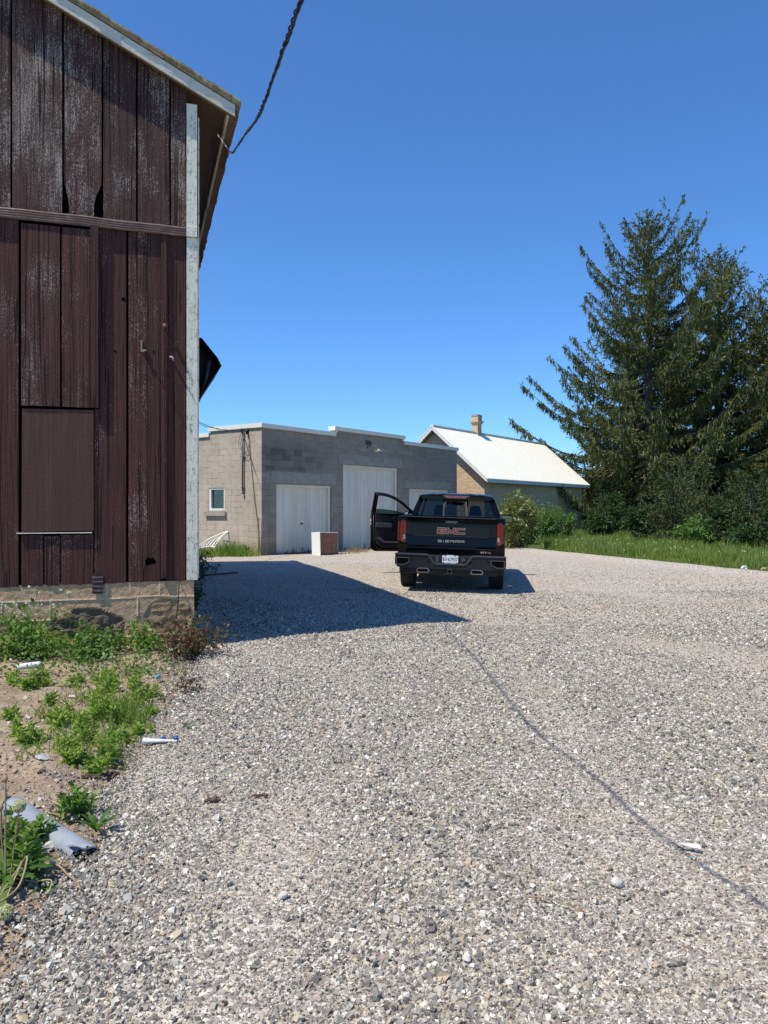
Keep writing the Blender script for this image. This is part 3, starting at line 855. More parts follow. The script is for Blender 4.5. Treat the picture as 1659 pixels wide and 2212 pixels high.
so.build('eave_soffit', SOFFIT, barn)
ev = MB(); slope_prism(ev, EX - .102, EX - .128, .072, .15, -.095, 12.6)
ev.build('eave_strip', TRIM, barn)
# black tin hood on the side wall, open toward the front, two pipes inside
hd = MB()
hp = [(.004, 4.20), (.26, 4.19), (.50, 3.90), (.56, 3.78), (.02, 2.92)]
for i in range(4):
    (a, za), (b, zb) = hp[i], hp[i + 1]
    d = Vector((b - a, 0, zb - za)).normalized(); nrm = Vector((-d.z, 0, d.x)) * .015
    hd.add([(a, 2.95, za), (b, 2.95, zb), (b - nrm.x, 2.95, zb - nrm.z), (a - nrm.x, 2.95, za - nrm.z), (a, 4.3, za), (b, 4.3, zb), (b - nrm.x, 4.3, zb - nrm.z), (a - nrm.x, 4.3, za - nrm.z)],
           [(0,1,2,3),(7,6,5,4),(0,4,5,1),(1,5,6,2),(2,6,7,3),(3,7,4,0)])
hd.prism([(.01, 4.17), (.25, 4.17), (.48, 3.89), (.54, 3.78), (.02, 2.97)], 'y', 3.35, 3.4)
hood = hd.build('tin_hood', BLACKTIN, barn)
pp = MB(); pp.tube([(.37, 2.99, 3.86), (.33, 3.06, 3.55), (.10, 3.12, 3.0)], .042, 14); pp.tube([(.20, 3.0, 3.88), (.16, 3.08, 3.5), (.06, 3.12, 3.1)], .038, 14)
pp.build('pipe', plain('dull_black_pipe', (.03, .03, .03), .4, .5), hood, True)
# iron bits on the boards
hw = MB()
hw.box(-.632, -.612, -.034, -.002, 3.37, 3.475); hw.box(-.632, -.585, -.040, -.034, 3.345, 3.375); hw.tube([(-.60, -.03, 3.36), (-.575, -.11, 3.35), (-.57, -.15, 3.34)], .006, 6)
hw.build('iron_bracket', plain('pale_rusty_plate', (.30, .22, .19), .8, .3, var=.4, scale=40), barn)
hw = MB(); hw.tube([(-.375, -.03, 3.665), (-.372, -.07, 3.655), (-.372, -.10, 3.62)], [.018, .024, .015], 8); hw.tube([(-.355, -.03, 3.66), (-.34, -.05, 3.63), (-.35, -.05, 3.6)], .006, 6)
hw.build('iron_knob', RUST, barn, True)
hw = MB(); hw.tube([(-.31, -.0, 3.31), (-.305, -.05, 3.305), (-.285, -.085, 3.29), (-.275, -.09, 3.25)], [.012, .014, .012, .006], 6)
hw.build('iron_hook', plain('pale_rusty_hook', (.36, .27, .23), .8, .3, var=.3, scale=40), barn, True)
for x, z, r in ((-.815, 3.93, .022), (-.49, 3.36, .012), (-.405, 1.94, .014), (-.90, 3.34, .012)):
    kn = MB(); kn.lathe([(r, 0), (r * .8, -.001)], 'y', (x, -.0045 if x > -.5 else -.002, z), 12); kn.build('knot_hole', INSIDE, barn)
st = MB()
for k in range(9):
    z0 = .645 + k * .025; a = .008 * (k % 2)
    st.add([(-1.14, -.012 - a, z0), (-1.025, -.012 - a, z0), (-1.028, -.020 + a, z0 + .025), (-1.138, -.020 + a, z0 + .025)], [(0, 1, 2, 3), (3, 2, 1, 0)])
st.box(-1.137, -1.03, -.010, .0, .65, .86)
st.build('flashing_scrap', FLASH, barn)
wi = MB(); wi.tube([(-.21, .01, .775), (-.215, -.03, .70), (-.225, -.045, .5), (-.25, -.05, .30), (-.31, -.06, .0)], .006, 6); wi.build('loose_wire', BLACKCABLE, barn, True); wi = MB()
wi.tube([(.2, .35, 6.05), (.17, .4, 5.7), (.13, .5, 5.45), (.15, .55, 5.2), (.10, .6, 4.95), (.06, .7, 4.7)], .006, 6)
wi.build('loose_wire', BLACKCABLE, barn, True)

# ------------------------------------------------------------------ block garage
GAng = R(54.8)
gar = empty('block_garage', (-4.06, 25.5, 0), GAng, 'long grey concrete block garage with stepped parapet and three white board doors', 'garage')
w = MB(); D0 = -.3
for x0, x1, z0, z1 in ((0, .71, D0, 2.39), (3.66, 4.36, D0, 2.39), (8.05, 8.91, D0, 2.39), (12.2, 12.98, D0, 2.39),
                       (0, 4.36, 2.39, 3.22), (8.05, 12.98, 2.39, 3.22), (0, 12.98, 3.22, 4.25), (3.85, 8.47, 4.25, 4.47)):
    w.box(x0, x1, 0, .2, z0, z1)
for y0, y1, z0, z1 in ((.2, 1.76, D0, 2.5), (1.76, 2.56, D0, 1.49), (1.76, 2.56, 2.28, 2.5), (2.56, 9.0, D0, 2.5), (.2, 2.48, 2.5, 4.25), (2.48, 9, 2.5, 4.06)):
    w.box(0, .2, y0, y1, z0, z1)
w.box(12.78, 12.98, .2, 9, D0, 4.06); w.box(.2, 12.78, 8.8, 9, D0, 1.2); w.box(.2, 5.3, 8.8, 9, 1.2, 4.06); w.box(5.75, 12.78, 8.8, 9, 1.2, 4.06); w.box(5.3, 5.75, 8.8, 9, 1.9, 4.06)
w.build('wall', BLOCK, gar)
r_ = MB(); r_.box(.2, 12.78, .2, 8.8, 3.85, 3.95); r_.build('roof', plain('roof_felt', (.06, .06, .06), .9), gar)
fl_ = MB(); fl_.box(.2, 12.78, .2, 8.8, -.05, .01); fl_.build('floor', CONC, gar)
c = MB()
c.box(-.06, 3.88, -.07, .26, 4.252, 4.40); c.box(3.80, 8.53, -.07, .26, 4.472, 4.62); c.box(8.50, 13.04, -.07, .26, 4.252, 4.40)
c.box(-.06, .26, .261, 2.53, 4.252, 4.40); c.box(-.06, .26, 2.50, 9.06, 4.062, 4.20)
c.box(3.90, 3.98, -.05, .2, 4.403, 4.47); c.box(8.36, 8.44, -.05, .2, 4.403, 4.47)
for x in (1.15, 2.75, 5.4, 7.0, 10.1, 11.6): c.box(x, x + .025, -.074, -.06, 4.255 if not 3.8 < x < 8.5 else 4.475, 4.402 if not 3.8 < x < 8.5 else 4.622)
c.build('parapet_cap', CREAM, gar, bevel=.006)
l = MB(); l.box(.44, 3.93, -.012, .1, 2.43, 2.82); l.build('lintel', CONC, gar)
l = MB(); l.box(4.10, 8.34, -.012, .1, 3.25, 3.62); l.build('lintel', CONC, gar)
l = MB(); l.box(8.6, 12.47, -.012, .1, 2.41, 2.74); l.build('lintel', CONC, gar)
def board_door(x0, x1, z1):
    m = MB(); x = x0 + .005; k = 0
    while x < x1 - .02:
        ww = min(.105 + random.uniform(-.006, .006), x1 - x)
        m.box(x + .003, x + ww - .003, .13 + random.uniform(0, .005), .16, random.uniform(.0, .035), z1); x += ww; k += 1
    m.box(x0, x1, .165, .17, .02, z1)
    d = m.build('door', DOORW, gar)
    f = MB()
    f.box(x0 - .0, x1 + .13, .03, .125, z1 - .06, z1 + .03); f.box(x1 + .006, x1 + .12, .05, .165, .0, z1 - .061); f.box(x0 - .004, x0 + .05, .06, .126, .0, z1 - .061)
    f.build('door_frame', DOORW, d, bevel=.004)
    return d
d1 = board_door(.715, 3.53, 2.36); d2 = board_door(4.365, 7.92, 3.19); d3 = board_door(8.915, 12.07, 2.36)
la = MB(); la.tube([(2.12, .12, 1.02), (2.12, .09, 1.02)], .035, 10); la.box(2.10, 2.24, .10, .125, 1.01, 1.03); la.build('latch', RUST, d1)
lm = MB(); lm.tube([(5.9, 0, 3.96), (5.9, -.12, 4.02), (5.95, -.35, 4.0), (5.98, -.48, 3.96), (5.98, -.5, 3.88)], .014, 8); lm.box(5.86, 5.94, -.02, .0, 3.92, 4.0)
lamp = lm.build('lamp_arm', GALV, gar, True)
sh = MB(); sh.lathe([(.03, .10), (.05, .07), (.07, .035), (.20, -.01), (.205, -.02), (.19, -.012), (.06, .02)], 'z', (5.98, -.5, 3.80), 24); sh.build('lamp_shade', GREENLAMP, lamp, True)
vb = MB(); vb.box(5.78, 6.16, -.006, .05, 4.06, 4.24); vb.build('vent_block', plain('dark_vent_block', (.09, .085, .08), .95, .2, var=.3), gar)
# side window
wd = MB(); y0, y1, z0, z1 = 1.76, 2.56, 1.49, 2.28
wd.box(.02, .10, y0, y0 + .06, z0, z1); wd.box(.02, .16, y1 - .10, y1, z0, z1); wd.box(.02, .16, y0 + .06, y1 - .10, z1 - .06, z1); wd.box(.0, .14, y0 + .06, y1 - .10, z0, z0 + .07)
win = wd.build('window_frame', WTRIM, gar, bevel=.004)
si = MB(); si.box(-.09, .02, 1.66, 2.70, 1.30, 1.445); si.box(-.012, .05, 1.70, 2.66, 1.445, 1.488); si.build('window_sill', CONC, win, bevel=.008)
gp = MB(); gp.box(.085, .09, y0 + .06, y1 - .10, z0 + .07, z1 - .06); gp.build('window_pane', make_glass('dim_glass', (.55, .6, .6), .35), win)
cp = MB(); cp.tube([(-.06, .83, 4.17), (-.06, .83, 3.2), (-.06, .82, 2.1)], .028, 10); cp.tube([(-.06, .82, 2.13), (-.06, .82, 2.05)], .04, 10); cp.tube([(-.06, .83, 4.2), (-.10, .83, 4.24), (-.14, .86, 4.2)], .035, 8)
for z in (3.3, 2.25): cp.box(-.08, .0, .77, .89, z, z + .03)
cp.build('conduit', GALV, gar, True)
ww = MB()
ww.tube([(-.05, .62, 4.22), (-.03, .55, 3.9), (-.03, .45, 3.0), (-.03, .28, 1.8), (-.03, .10, .8), (-.03, .05, .1)], .010, 6)
ww.tube([(-.08, .84, 4.15), (-.10, .95, 3.9), (-.08, 1.0, 3.72), (-.06, .92, 3.7), (-.06, .88, 3.95)], .008, 6)
ww.tube([(-.04, .80, 3.55), (-.06, .70, 3.46), (-.06, .60, 3.48), (-.04, .56, 3.62), (-.04, .6, 3.75)], .009, 6)
ww.tube([(-.04, .80, 3.42), (-.06, .70, 3.30), (-.06, .62, 3.27), (-.04, .55, 3.34)], .009, 6)
ww.box(-.09, .0, .60, .66, 4.05, 4.22)
ww.build('loose_cable', BLACKCABLE, gar, True)

# ------------------------------------------------------------------ brick house
HB = R(54.8)
hs = empty('brick_house', (4.9, 37.5, 0), HB, 'low buff brick house with cream metal roof and a brick chimney', 'house')
HW, HLn, EV, RG = 5.5, 12.9, 3.22, 5.62
w = MB()
w.prism([(0, -.4), (HW, -.4), (HW, EV), (HW / 2, RG - .1), (0, EV)], 'x', 0, .25)
w.prism([(0, -.4), (HW, -.4), (HW, EV), (HW / 2, RG - .1), (0, EV)], 'x', HLn - .25, HLn)
for x0, x1, z0, z1 in ((.25, 4.6, -.4, EV), (6.5, HLn - .25, -.4, EV), (4.6, 6.5, -.4, .45), (4.6, 6.5, 1.85, EV)):
    w.box(x0, x1, 0, .25, z0, z1)
w.box(.25, HLn - .25, HW - .25, HW, -.4, EV)
w.build('wall', BRICK, hs)
ro = MB(); sl = (RG - EV) / (HW / 2); oh = .38; x0, x1 = -.42, HLn + .5
def hz(y): return EV + .06 + sl * y
n = Vector((0, -sl, 1)).normalized() * .05
def slab(mb, ya, yb, xa, xb, t, lift=0):
    a, b = (ya, hz(ya) + lift), (yb, hz(yb) + lift)
    mb.prism([a, b, (b[0], b[1] + t), (a[0], a[1] + t)], 'x', xa, xb)
slab(ro, -oh, HW / 2, x0, x1, .05)
mz = lambda y: (HW - y, hz(y))
a, b = mz(-oh), mz(HW / 2 - .01)
ro.prism([a, b, (b[0], b[1] + .05), (a[0], a[1] + .05)], 'x', x0, x1)
x = x0 + .05
while x < x1 - .05:
    slab(ro, -oh - .01, HW / 2, x, x + .022, .018, .051); x += .23
ro.box(x0, x1, HW / 2 - .10, HW / 2 + .10, hz(HW / 2) + .02, hz(HW / 2) + .085)
ro.build('roof', ROOFW, hs)
ef = MB(); ef.box(x0 + .02, x1 - .02, -oh + .015, -oh + .05, hz(-oh) - .14, hz(-oh) + .03)
ef.build('eave_board', plain('pale_eave_paint', (.62, .62, .57), .6, .4, var=.08), hs)
RKM = plain('white_rake_paint', (.72, .71, .66), .6, .4, var=.06)
for xa, xb in ((x0 + .01, x0 + .045), (x1 - .045, x1 - .01)):
    rk = MB()
    rk.prism([(-oh + .06, hz(-oh + .06) - .005), (HW / 2, hz(HW / 2) - .005), (HW / 2, hz(HW / 2) - .17), (-oh + .06, hz(-oh + .06) - .17)], 'x', xa, xb)
    a, b = mz(-oh + .06), mz(HW / 2 - .012)
    rk.prism([(a[0], a[1] - .005), (b[0], b[1] - .005), (b[0], b[1] - .17), (a[0], a[1] - .17)], 'x', xa, xb)
    rk.build('rake_board', RKM, hs)
ch = MB(); cx, cy = 4.3, HW / 2
ch.box(cx - .22, cx + .22, cy - .19, cy + .19, 5.3, 6.22); ch.box(cx - .26, cx + .26, cy - .23, cy + .23, 6.22, 6.29); ch.box(cx - .31, cx + .31, cy - .28, cy + .28, 6.29, 6.39); ch.box(cx - .235, cx + .235, cy - .205, cy + .205, 6.39, 6.62)
ch.build('chimney', BRICK, hs)
cc_ = MB(); cc_.box(cx - .25, cx + .25, cy - .22, cy + .22, 6.62, 6.70); cc_.box(cx - .15, cx + .15, cy - .13, cy + .13, 6.70, 6.74); cc_.build('chimney_cap', CONC, hs)
for xa, xb in ((4.6, 6.5),):
    f = MB()
    for q in ((xa, xb, .04, .14, 1.77, 1.85), (xa, xa + .09, .04, .14, .45, 1.77), (xb - .09, xb, .04, .14, .45, 1.77), (xa + .09, xb - .09, .02, .14, .45, .53), ((xa + xb) / 2 - .04, (xa + xb) / 2 + .04, .05, .13, .53, 1.77)):
        f.box(*q)
    fr = f.build('window_frame', WTRIM, hs)
    g = MB(); g.box(xa + .09, xb - .09, .10, .105, .53, 1.77); g.build('window_pane', make_glass('house_glass', (.05, .055, .06), 1.3), fr)
    s_ = MB(); s_.box(xa - .1, xb + .1, -.05, .06, 1.855, 2.0); s_.build('window_lintel', plain('pale_lintel', (.42, .40, .35), .9, .2, var=.1), fr)
ib = MB(); ib.box(.3, HLn - .3, .5, .55, -.2, EV); ib.build('interior', INSIDE, hs)

# ------------------------------------------------------------------ pickup
trk = empty('pickup_truck', (1.21, 14.3, 0.005), 0, 'glossy black crew-cab pickup truck parked with its driver door open, seen from behind', 'pickup truck')
trk.rotation_euler = (0, R(1.7), R(-7.5))
def arc(cy, cz, r, a0, a1, n=12): return [(cy + r * math.cos(R(a0 + (a1 - a0) * i / n)), cz + r * math.sin(R(a0 + (a1 - a0) * i / n))) for i in range(n + 1)]
RA, FA, WZ = 1.17, 4.92, .42
b = MB()
rear_arch = arc(RA, .44, .50, 0, 180)
front_arch = arc(FA, .44, .50, 0, 180)
base_top = [(.16, .66), (.13, 1.0), (.15, 1.38), (.22, 1.415), (2.0, 1.42)]
common_front = [(4.42, 1.33), (5.2, 1.26), (5.62, 1.17), (5.80, .98), (5.82, .55), (5.45, .44)]
full = base_top + [(2.06, 1.43), (4.30, 1.40)] + common_front + front_arch + [(4.40, .40), (1.75, .40)] + rear_arch + [(.60, .55)]
notch = base_top + [(2.06, 1.43), (3.08, 1.42), (3.08, .56), (4.28, .56), (4.30, 1.40)] + common_front + front_arch + [(4.40, .40), (1.75, .40)] + rear_arch + [(.60, .55)]
b.prism(full, 'x', .86, 1.0); b.prism(notch, 'x', -1.0, -.86)
# flared lips over the wheels, rails, floor, hood and nose
for sx in (-1, 1):
    for cy in (RA, FA):
        o = arc(cy, .44, .555, -4, 184); i = arc(cy, .44, .495, 184, -4)
        b.prism(o + i, 'x', sx * .99, sx * 1.022)
b.box(-.86, .86, .2, 5.6, .50, .58); b.box(-.86, .86, 1.93, 2.0, .58, 1.40)
b.box(-.865, -.78, .16, 2.0, 1.395, 1.425); b.box(.78, .865, .16, 2.0, 1.395, 1.425)
b.prism([(4.40, 1.32), (5.2, 1.27), (5.62, 1.17), (5.78, 1.0), (5.78, .55), (4.40, .55)], 'x', -.862, .862)
body = b.build('body', PAINT, trk, bevel=.018)
# cab shell
c = MB()
def bar(p, q, wv, dv):
    """square-section bar p->q with half-vectors wv, dv"""
    p, q, wv, dv = map(Vector, (p, q, wv, dv))
    c.add([p - wv - dv, p + wv - dv, p + wv + dv, p - wv + dv, q - wv - dv, q + wv - dv, q + wv + dv, q - wv + dv], [(3,2,1,0),(4,5,6,7),(0,1,5,4),(1,2,6,5),(2,3,7,6),(3,0,4,7)])
for sx in (-1, 1):
    bar((sx * .905, 2.10, 1.38), (sx * .74, 2.30, 1.80), (.06, 0, .01), (0, .07, 0))      # rear pillar
    bar((sx * .93, 3.05, 1.38), (sx * .77, 3.02, 1.82), (.025, 0, 0), (0, .05, 0))
    bar((sx * .92, 4.36, 1.36), (sx * .74, 3.66, 1.80), (.03, 0, .02), (0, .05, 0))
    bar((sx * .76, 2.2, 1.81), (sx * .76, 3.72, 1.82), (.03, 0, 0), (0, 0, .03))
bar((-.74, 2.22, 1.80), (.74, 2.22, 1.80), (0, .05, .0), (0, 0, .045))
bar((-.74, 3.70, 1.80), (.74, 3.70, 1.80), (0, .04, .0), (0, 0, .03))
bar((-.88, 2.08, 1.36), (.88, 2.08, 1.36), (0, .05, 0), (0, 0, .05))
bar((-.92, 4.38, 1.34), (.92, 4.38, 1.34), (0, .06, 0), (0, 0, .04))
# roof skin with shallow ribs
prof = [(-.80, 1.815), (-.74, 1.872), (-.60, 1.888), (-.50, 1.90), (-.44, 1.892), (-.28, 1.906), (-.22, 1.898), (.22, 1.898), (.28, 1.906), (.44, 1.892), (.50, 1.90), (.60, 1.888), (.74, 1.872), (.80, 1.815)]
for y0, y1, d0, d1 in ((2.12, 2.30, -.028, 0), (2.30, 3.5, 0, .004), (3.5, 3.78, .004, -.05)):
    for i in range(len(prof) - 1):
        (xa, za), (xb, zb) = prof[i], prof[i + 1]
        c.add([(xa, y0, za + d0), (xb, y0, zb + d0), (xb, y1, zb + d1), (xa, y1, za + d1)], [(0, 1, 2, 3)])
        c.add([(xa, y0, za + d0 - .02), (xb, y0, zb + d0 - .02), (xb, y1, zb + d1 - .02), (xa, y1, za + d1 - .02)], [(3, 2, 1, 0)])
        if y0 == 2.12: c.add([(xa, y0, za + d0 - .02), (xb, y0, zb + d0 - .02), (xb, y0, zb + d0), (xa, y0, za + d0)], [(0, 1, 2, 3)])
c.build('cab', PAINT, trk, bevel=.008)
# rear glass: two fixed panes and a sliding middle
def wz(x, z):   # rear window plane
    t = (z - 1.38) / .42
    return (x, 2.055 + .20 * t, z)
def pane(mb, xa, xb, z0, z1, k=.42):
    ta, tb = 1 - k * (z0 - 1.38) * .45, 1 - k * (z1 - 1.38) * .45
    mb.quad(wz(xa * ta, z0), wz(xb * ta, z0), wz(xb * tb, z1), wz(xa * tb, z1))
g = MB(); pane(g, -.87, -.27, 1.39, 1.765); pane(g, .25, .87, 1.39, 1.765); pane(g, -.24, .22, 1.40, 1.72)
rw = g.build('rear_window', TINT, trk)
fr = MB()
for xa, xb in ((-.275, -.238), (.218, .255)):
    fr.prism([(xa, 1.38), (xb, 1.38), (xb, 1.77), (xa, 1.77)], 'y', 2.05, 2.07, 0, Matrix.Shear('XY', 4, (0, 0)) if False else None)
for k, (xa, xb) in enumerate(((-.275, -.238), (.218, .255))):
    pass
fr = MB()
for xa, xb, z0, z1 in ((-.275, -.238, 1.38, 1.77), (.218, .255, 1.38, 1.77), (-.238, .218, 1.72, 1.765)):
    a, b_, c_, d_ = Vector(wz(xa, z0)), Vector(wz(xb, z0)), Vector(wz(xb, z1)), Vector(wz(xa, z1)); o = Vector((0, -.012, .004)); p = Vector((0, .03, 0))
    fr.add([a + o, b_ + o, c_ + o, d_ + o, a + p, b_ + p, c_ + p, d_ + p], [(0,1,2,3),(7,6,5,4),(0,4,5,1),(1,5,6,2),(2,6,7,3),(3,7,4,0)], 1 if z0 > 1.5 else 0)
fr.box(-.238, .218, 2.055, 2.085, 1.398, 1.412, 1)
fr.build('window_slider_frame', [PLASTIC, GREYTRIM], rw)
g = MB(); g.quad((-.88, 4.33, 1.39), (.88, 4.33, 1.39), (.72, 3.72, 1.79), (-.72, 3.72, 1.79)); g.build('windshield', CLEARG, trk)
g = MB()
for sx in (-1, 1):
    g = MB(); g.quad((sx * .945, 2.20, 1.43), (sx * .945, 3.02, 1.42), (sx * .785, 3.0, 1.79), (sx * .785, 2.34, 1.79)); g.build('side_window', TINT, trk)
g = MB(); g.quad((.945, 3.10, 1.42), (.94, 4.28, 1.40), (.78, 3.70, 1.79), (.785, 3.06, 1.79))
g.build('side_window', TINT, trk)
# third brake light
m = MB(); m.prism([(-.30, 1.845), (.30, 1.845), (.20, 1.785), (-.20, 1.785)], 'y', 2.085, 2.16); bl = m.build('high_brake_light', plain('smoked_red_lens', (.20, .035, .06), .15, .6, coat=1.0), trk, bevel=.006)
m = MB(); m.box(-.12, .12, 2.078, 2.09, 1.79, 1.825); m.build('brake_lens', REDLENS, bl)
# cabin: seats, dash, mirror
for sx, y, z in ((-1, 3.15, 1.42), (1, 3.15, 1.42), (-1, 2.45, 1.30), (1, 2.45, 1.30)):
    s = MB()
    s.prism([(-.27, .62), (.27, .62), (.27, z - .18), (.20, z - .02), (-.20, z - .02), (-.27, z - .18)], 'y', y, y + .14, 0, Matrix.Translation((sx * .40, 0, 0)))
    s.box(sx * .40 - .27, sx * .40 + .27, y, y + .52, .62, .82)
    st_ = s.build('seat', LEATHER, trk, bevel=.03)
    if y > 3:
        h = MB(); h.prism([(-.15, z - .01), (.15, z - .01), (.115, z + .19), (.07, z + .225), (-.07, z + .225), (-.115, z + .19)], 'y', y - .02, y + .10, 0, Matrix.Translation((sx * .40, 0, 0)))
        h.build('headrest', LEATHER, st_, bevel=.025)
d = MB(); d.prism([(4.05, .6), (4.55, .6), (4.55, 1.30), (4.1, 1.33), (3.98, 1.2)], 'x', -.85, .85); d.box(-.16, .16, 3.0, 4.05, .6, .95); d.build('dashboard', LEATHER, trk, bevel=.02)
t_ = MB()
t_.tube([(-.40 + .19 * math.cos(a), 3.86 + .05 * math.sin(a), 1.17 + .18 * math.sin(a)) for a in np.linspace(0, 2 * math.pi, 25)], .016, 8, cap=False); t_.tube([(-.40, 3.86, 1.17), (-.40, 4.1, 1.12)], .03, 8)
t_.build('steering_wheel', LEATHER, trk, True)
m = MB(); m.box(-.14, .12, 3.60, 3.64, 1.64, 1.715); m.tube([(0, 3.63, 1.70), (0, 3.70, 1.78)], .012, 6); m.build('interior_mirror', LEATHER, trk, bevel=.01)
# tailgate
tg = MB()
prof = [(1.425, .20), (1.425, .085), (1.405, .065), (1.385, .070), (1.372, .112), (1.33, .118), (1.30, .118), (1.06, .112), (1.045, .120), (.885, .104), (.868, .098), (.835, .128), (.71, .138), (.70, .20)]
nx_ = 8
for i in range(len(prof) - 1):
    (za, ya), (zb, yb) = prof[i], prof[i + 1]
    tg.quad((-.838, yb, zb), (.838, yb, zb), (.838, ya, za), (-.838, ya, za))
for sx in (-1, 1):
    pts = [(sx * .838, y, z) for z, y in prof]
    tg.add(pts, [tuple(range(len(pts))) if sx > 0 else tuple(range(len(pts)))[::-1]])
tg.quad((-.838, .2, .70), (-.838, .2, 1.425), (.838, .2, 1.425), (.838, .2, .70))
tgt = tg.build('tailgate', PAINT, trk)
pn = MB()
for q0, q1 in (((-.74, 1.13), (-.74, 1.29)), ((-.70, 1.075), (-.74, 1.13)), ((.70, 1.075), (.74, 1.13)), ((.74, 1.13), (.74, 1.29)), ((-.74, 1.292), (-.24, 1.292)), ((-.24, 1.292), (-.16, 1.245)), ((-.16, 1.245), (.16, 1.245)), ((.16, 1.245), (.24, 1.292)), ((.24, 1.292), (.74, 1.292))):
    d_ = Vector((q1[0] - q0[0], q1[1] - q0[1])).normalized(); n_ = Vector((-d_.y, d_.x)) * .004
    pn.prism([(q0[0] - n_.x, q0[1] - n_.y), (q1[0] - n_.x, q1[1] - n_.y), (q1[0] + n_.x, q1[1] + n_.y), (q0[0] + n_.x, q0[1] + n_.y)], 'y', .1135 - random.uniform(0, .0012), .125)
pn.prism([(-.50, .862), (.50, .862), (.44, .842), (-.44, .842)], 'y', .098, .13)
pn.build('pressed_lines', PAINT, tgt)
ln = MB(); ln.box(-.838, .838, .060, .066, 1.398, 1.408); ln.box(-.70, .66, .1005, .104, 1.052, 1.057); ln.box(-.838, .838, .118, .1285, .822, .830)
ln.build('highlight_line', plain('painted_edge_highlight', (.06, .06, .065), .3, .6), tgt)  # paler bars paint highlights along the tailgate lip and creases
hb = MB(); hb.prism([(-.135, 1.355), (.135, 1.355), (.125, 1.275), (-.125, 1.275)], 'y', .088, .125); hdl = hb.build('tailgate_handle', PLASTIC, tgt, bevel=.008)
hb = MB(); hb.box(-.105, .105, .084, .09, 1.30, 1.34); hb.box(-.07, -.03, .080, .086, 1.295, 1.31); hb.box(.03, .07, .080, .086, 1.295, 1.31); hb.build('camera_bar', SATIN, hdl)

def letters(mb, text, x0, z0, w, h, gap, t, y0, y1, mi=0):
    """block letters drawn as bars of thickness t in the XZ plane"""
    G_ = {
     'G': [((1,1),(0,1)), ((0,1),(0,0)), ((0,0),(1,0)), ((1,0),(1,.48)), ((1,.48),(.5,.48))],
     'M': [((0,0),(0,1)), ((0,1),(.5,.1)), ((.5,.1),(1,1)), ((1,1),(1,0))],
     'C': [((1,1),(0,1)), ((0,1),(0,0)), ((0,0),(1,0))],
     'S': [((1,1),(0,1)), ((0,1),(0,.5)), ((0,.5),(1,.5)), ((1,.5),(1,0)), ((1,0),(0,0))],
     'I': [((.5,0),(.5,1))],
     'E': [((1,1),(0,1)), ((0,1),(0,0)), ((0,0),(1,0)), ((0,.5),(.9,.5))],
     'R': [((0,0),(0,1)), ((0,1),(1,1)), ((1,1),(1,.45)), ((1,.45),(0,.45)), ((.55,.45),(1,0))],
     'A': [((0,0),(0,1)), ((0,1),(1,1)), ((1,1),(1,0)), ((0,.42),(1,.42))],
     'T': [((0,1),(1,1)), ((.5,1),(.5,0))],
     '4': [((.1,1),(0,.4)), ((0,.4),(1,.4)), ((.75,1),(.75,0))]}
    x = x0; q = 0
    for ch in text:
        cw = w * .35 if ch == 'I' else w
        for (a, b2) in G_[ch]:
            p = Vector((x + (a[0] * cw if ch != 'I' else cw / 2), z0 + a[1] * h)); r = Vector((x + (b2[0] * cw if ch != 'I' else cw / 2), z0 + b2[1] * h))
            d = (r - p).normalized(); nn = Vector((-d.y, d.x)) * t / 2; p = p - d * t * .5; r = r + d * t * .5
            e = .00025 * (q % 7); q += 1
            mb.prism([tuple(p + nn), tuple(p - nn), tuple(r - nn), tuple(r + nn)], 'y', y0 - e, y1, mi)
        x += cw + gap
bd = MB(); letters(bd, 'GMC', -.245, 1.112, .128, .082, .053, .040, .092, .104)
badge = bd.build('chrome_badge', CHROME, tgt)
bd = MB(); letters(bd, 'GMC', -.245, 1.112, .128, .082, .053, .026, .088, .093); bd.build('badge_face', REDBADGE, badge)
bd = MB(); letters(bd, 'SIERRA', -.238, .943, .066, .033, .026, .011, .098, .112); bd.build('chrome_lettering', CHROME, tgt)
bd = MB(); letters(bd, 'AT', .565, .752, .045, .026, .018, .010, .122, .133); em = bd.build('trim_emblem', CHROME, tgt)
bd = MB(); letters(bd, '4', .695, .752, .050, .026, .018, .011, .122, .133); bd.build('emblem_numeral', plain('pale_red_badge', (.5, .12, .13), .3, .5), em)
# tail lights
for sx in (-1, 1):
    o = [(.842, 1.32), (.925, 1.335), (.962, 1.30), (.975, 1.10), (.965, .95), (.935, .905), (.86, .90), (.842, .93)]
    m = MB(); m.prism([(sx * x, z) for x, z in o], 'y', .098, .26)
    m.prism([(.12, 1.31), (.30, 1.30), (.26, .93), (.12, .93)], 'x', sx * .955, sx * 1.006)
    tl = m.build('tail_light', DARKRED, trk, bevel=.012)
    m = MB(); i_ = [(.857, 1.28), (.90, 1.285), (.905, 1.06), (.857, 1.06)]
    m.prism([(sx * x, z) for x, z in i_], 'y', .092, .104); m.prism([(sx * x, z) for x, z in [(.915, 1.29), (.945, 1.28), (.952, 1.1), (.945, .96), (.92, .93), (.87, .93), (.87, .965), (.905, .965), (.92, 1.0)]], 'y', .0925, .104)
    m.build('brake_lens', REDLENS, tl, bevel=.004)
    m = MB()
    for k in range(4): m.box(*sorted((sx * .862, sx * .902)), .092, .104, .975 + k * .021, .992 + k * .021)
    m.build('reverse_lens', CLEARLENS, tl)
    m = MB(); m.prism([(.838, 1.40), (.93, 1.395), (.985, 1.33), (.985, 1.34), (.99, .66), (.838, .66), (.838, .895), (.95, .895), (.985, .95), (.985, 1.30), (.93, 1.345), (.838, 1.335)], 'y', .118, .2, 0, Matrix.Scale(sx, 4, (1, 0, 0)))
    m.build('corner_post', PAINT, body, bevel=.005)
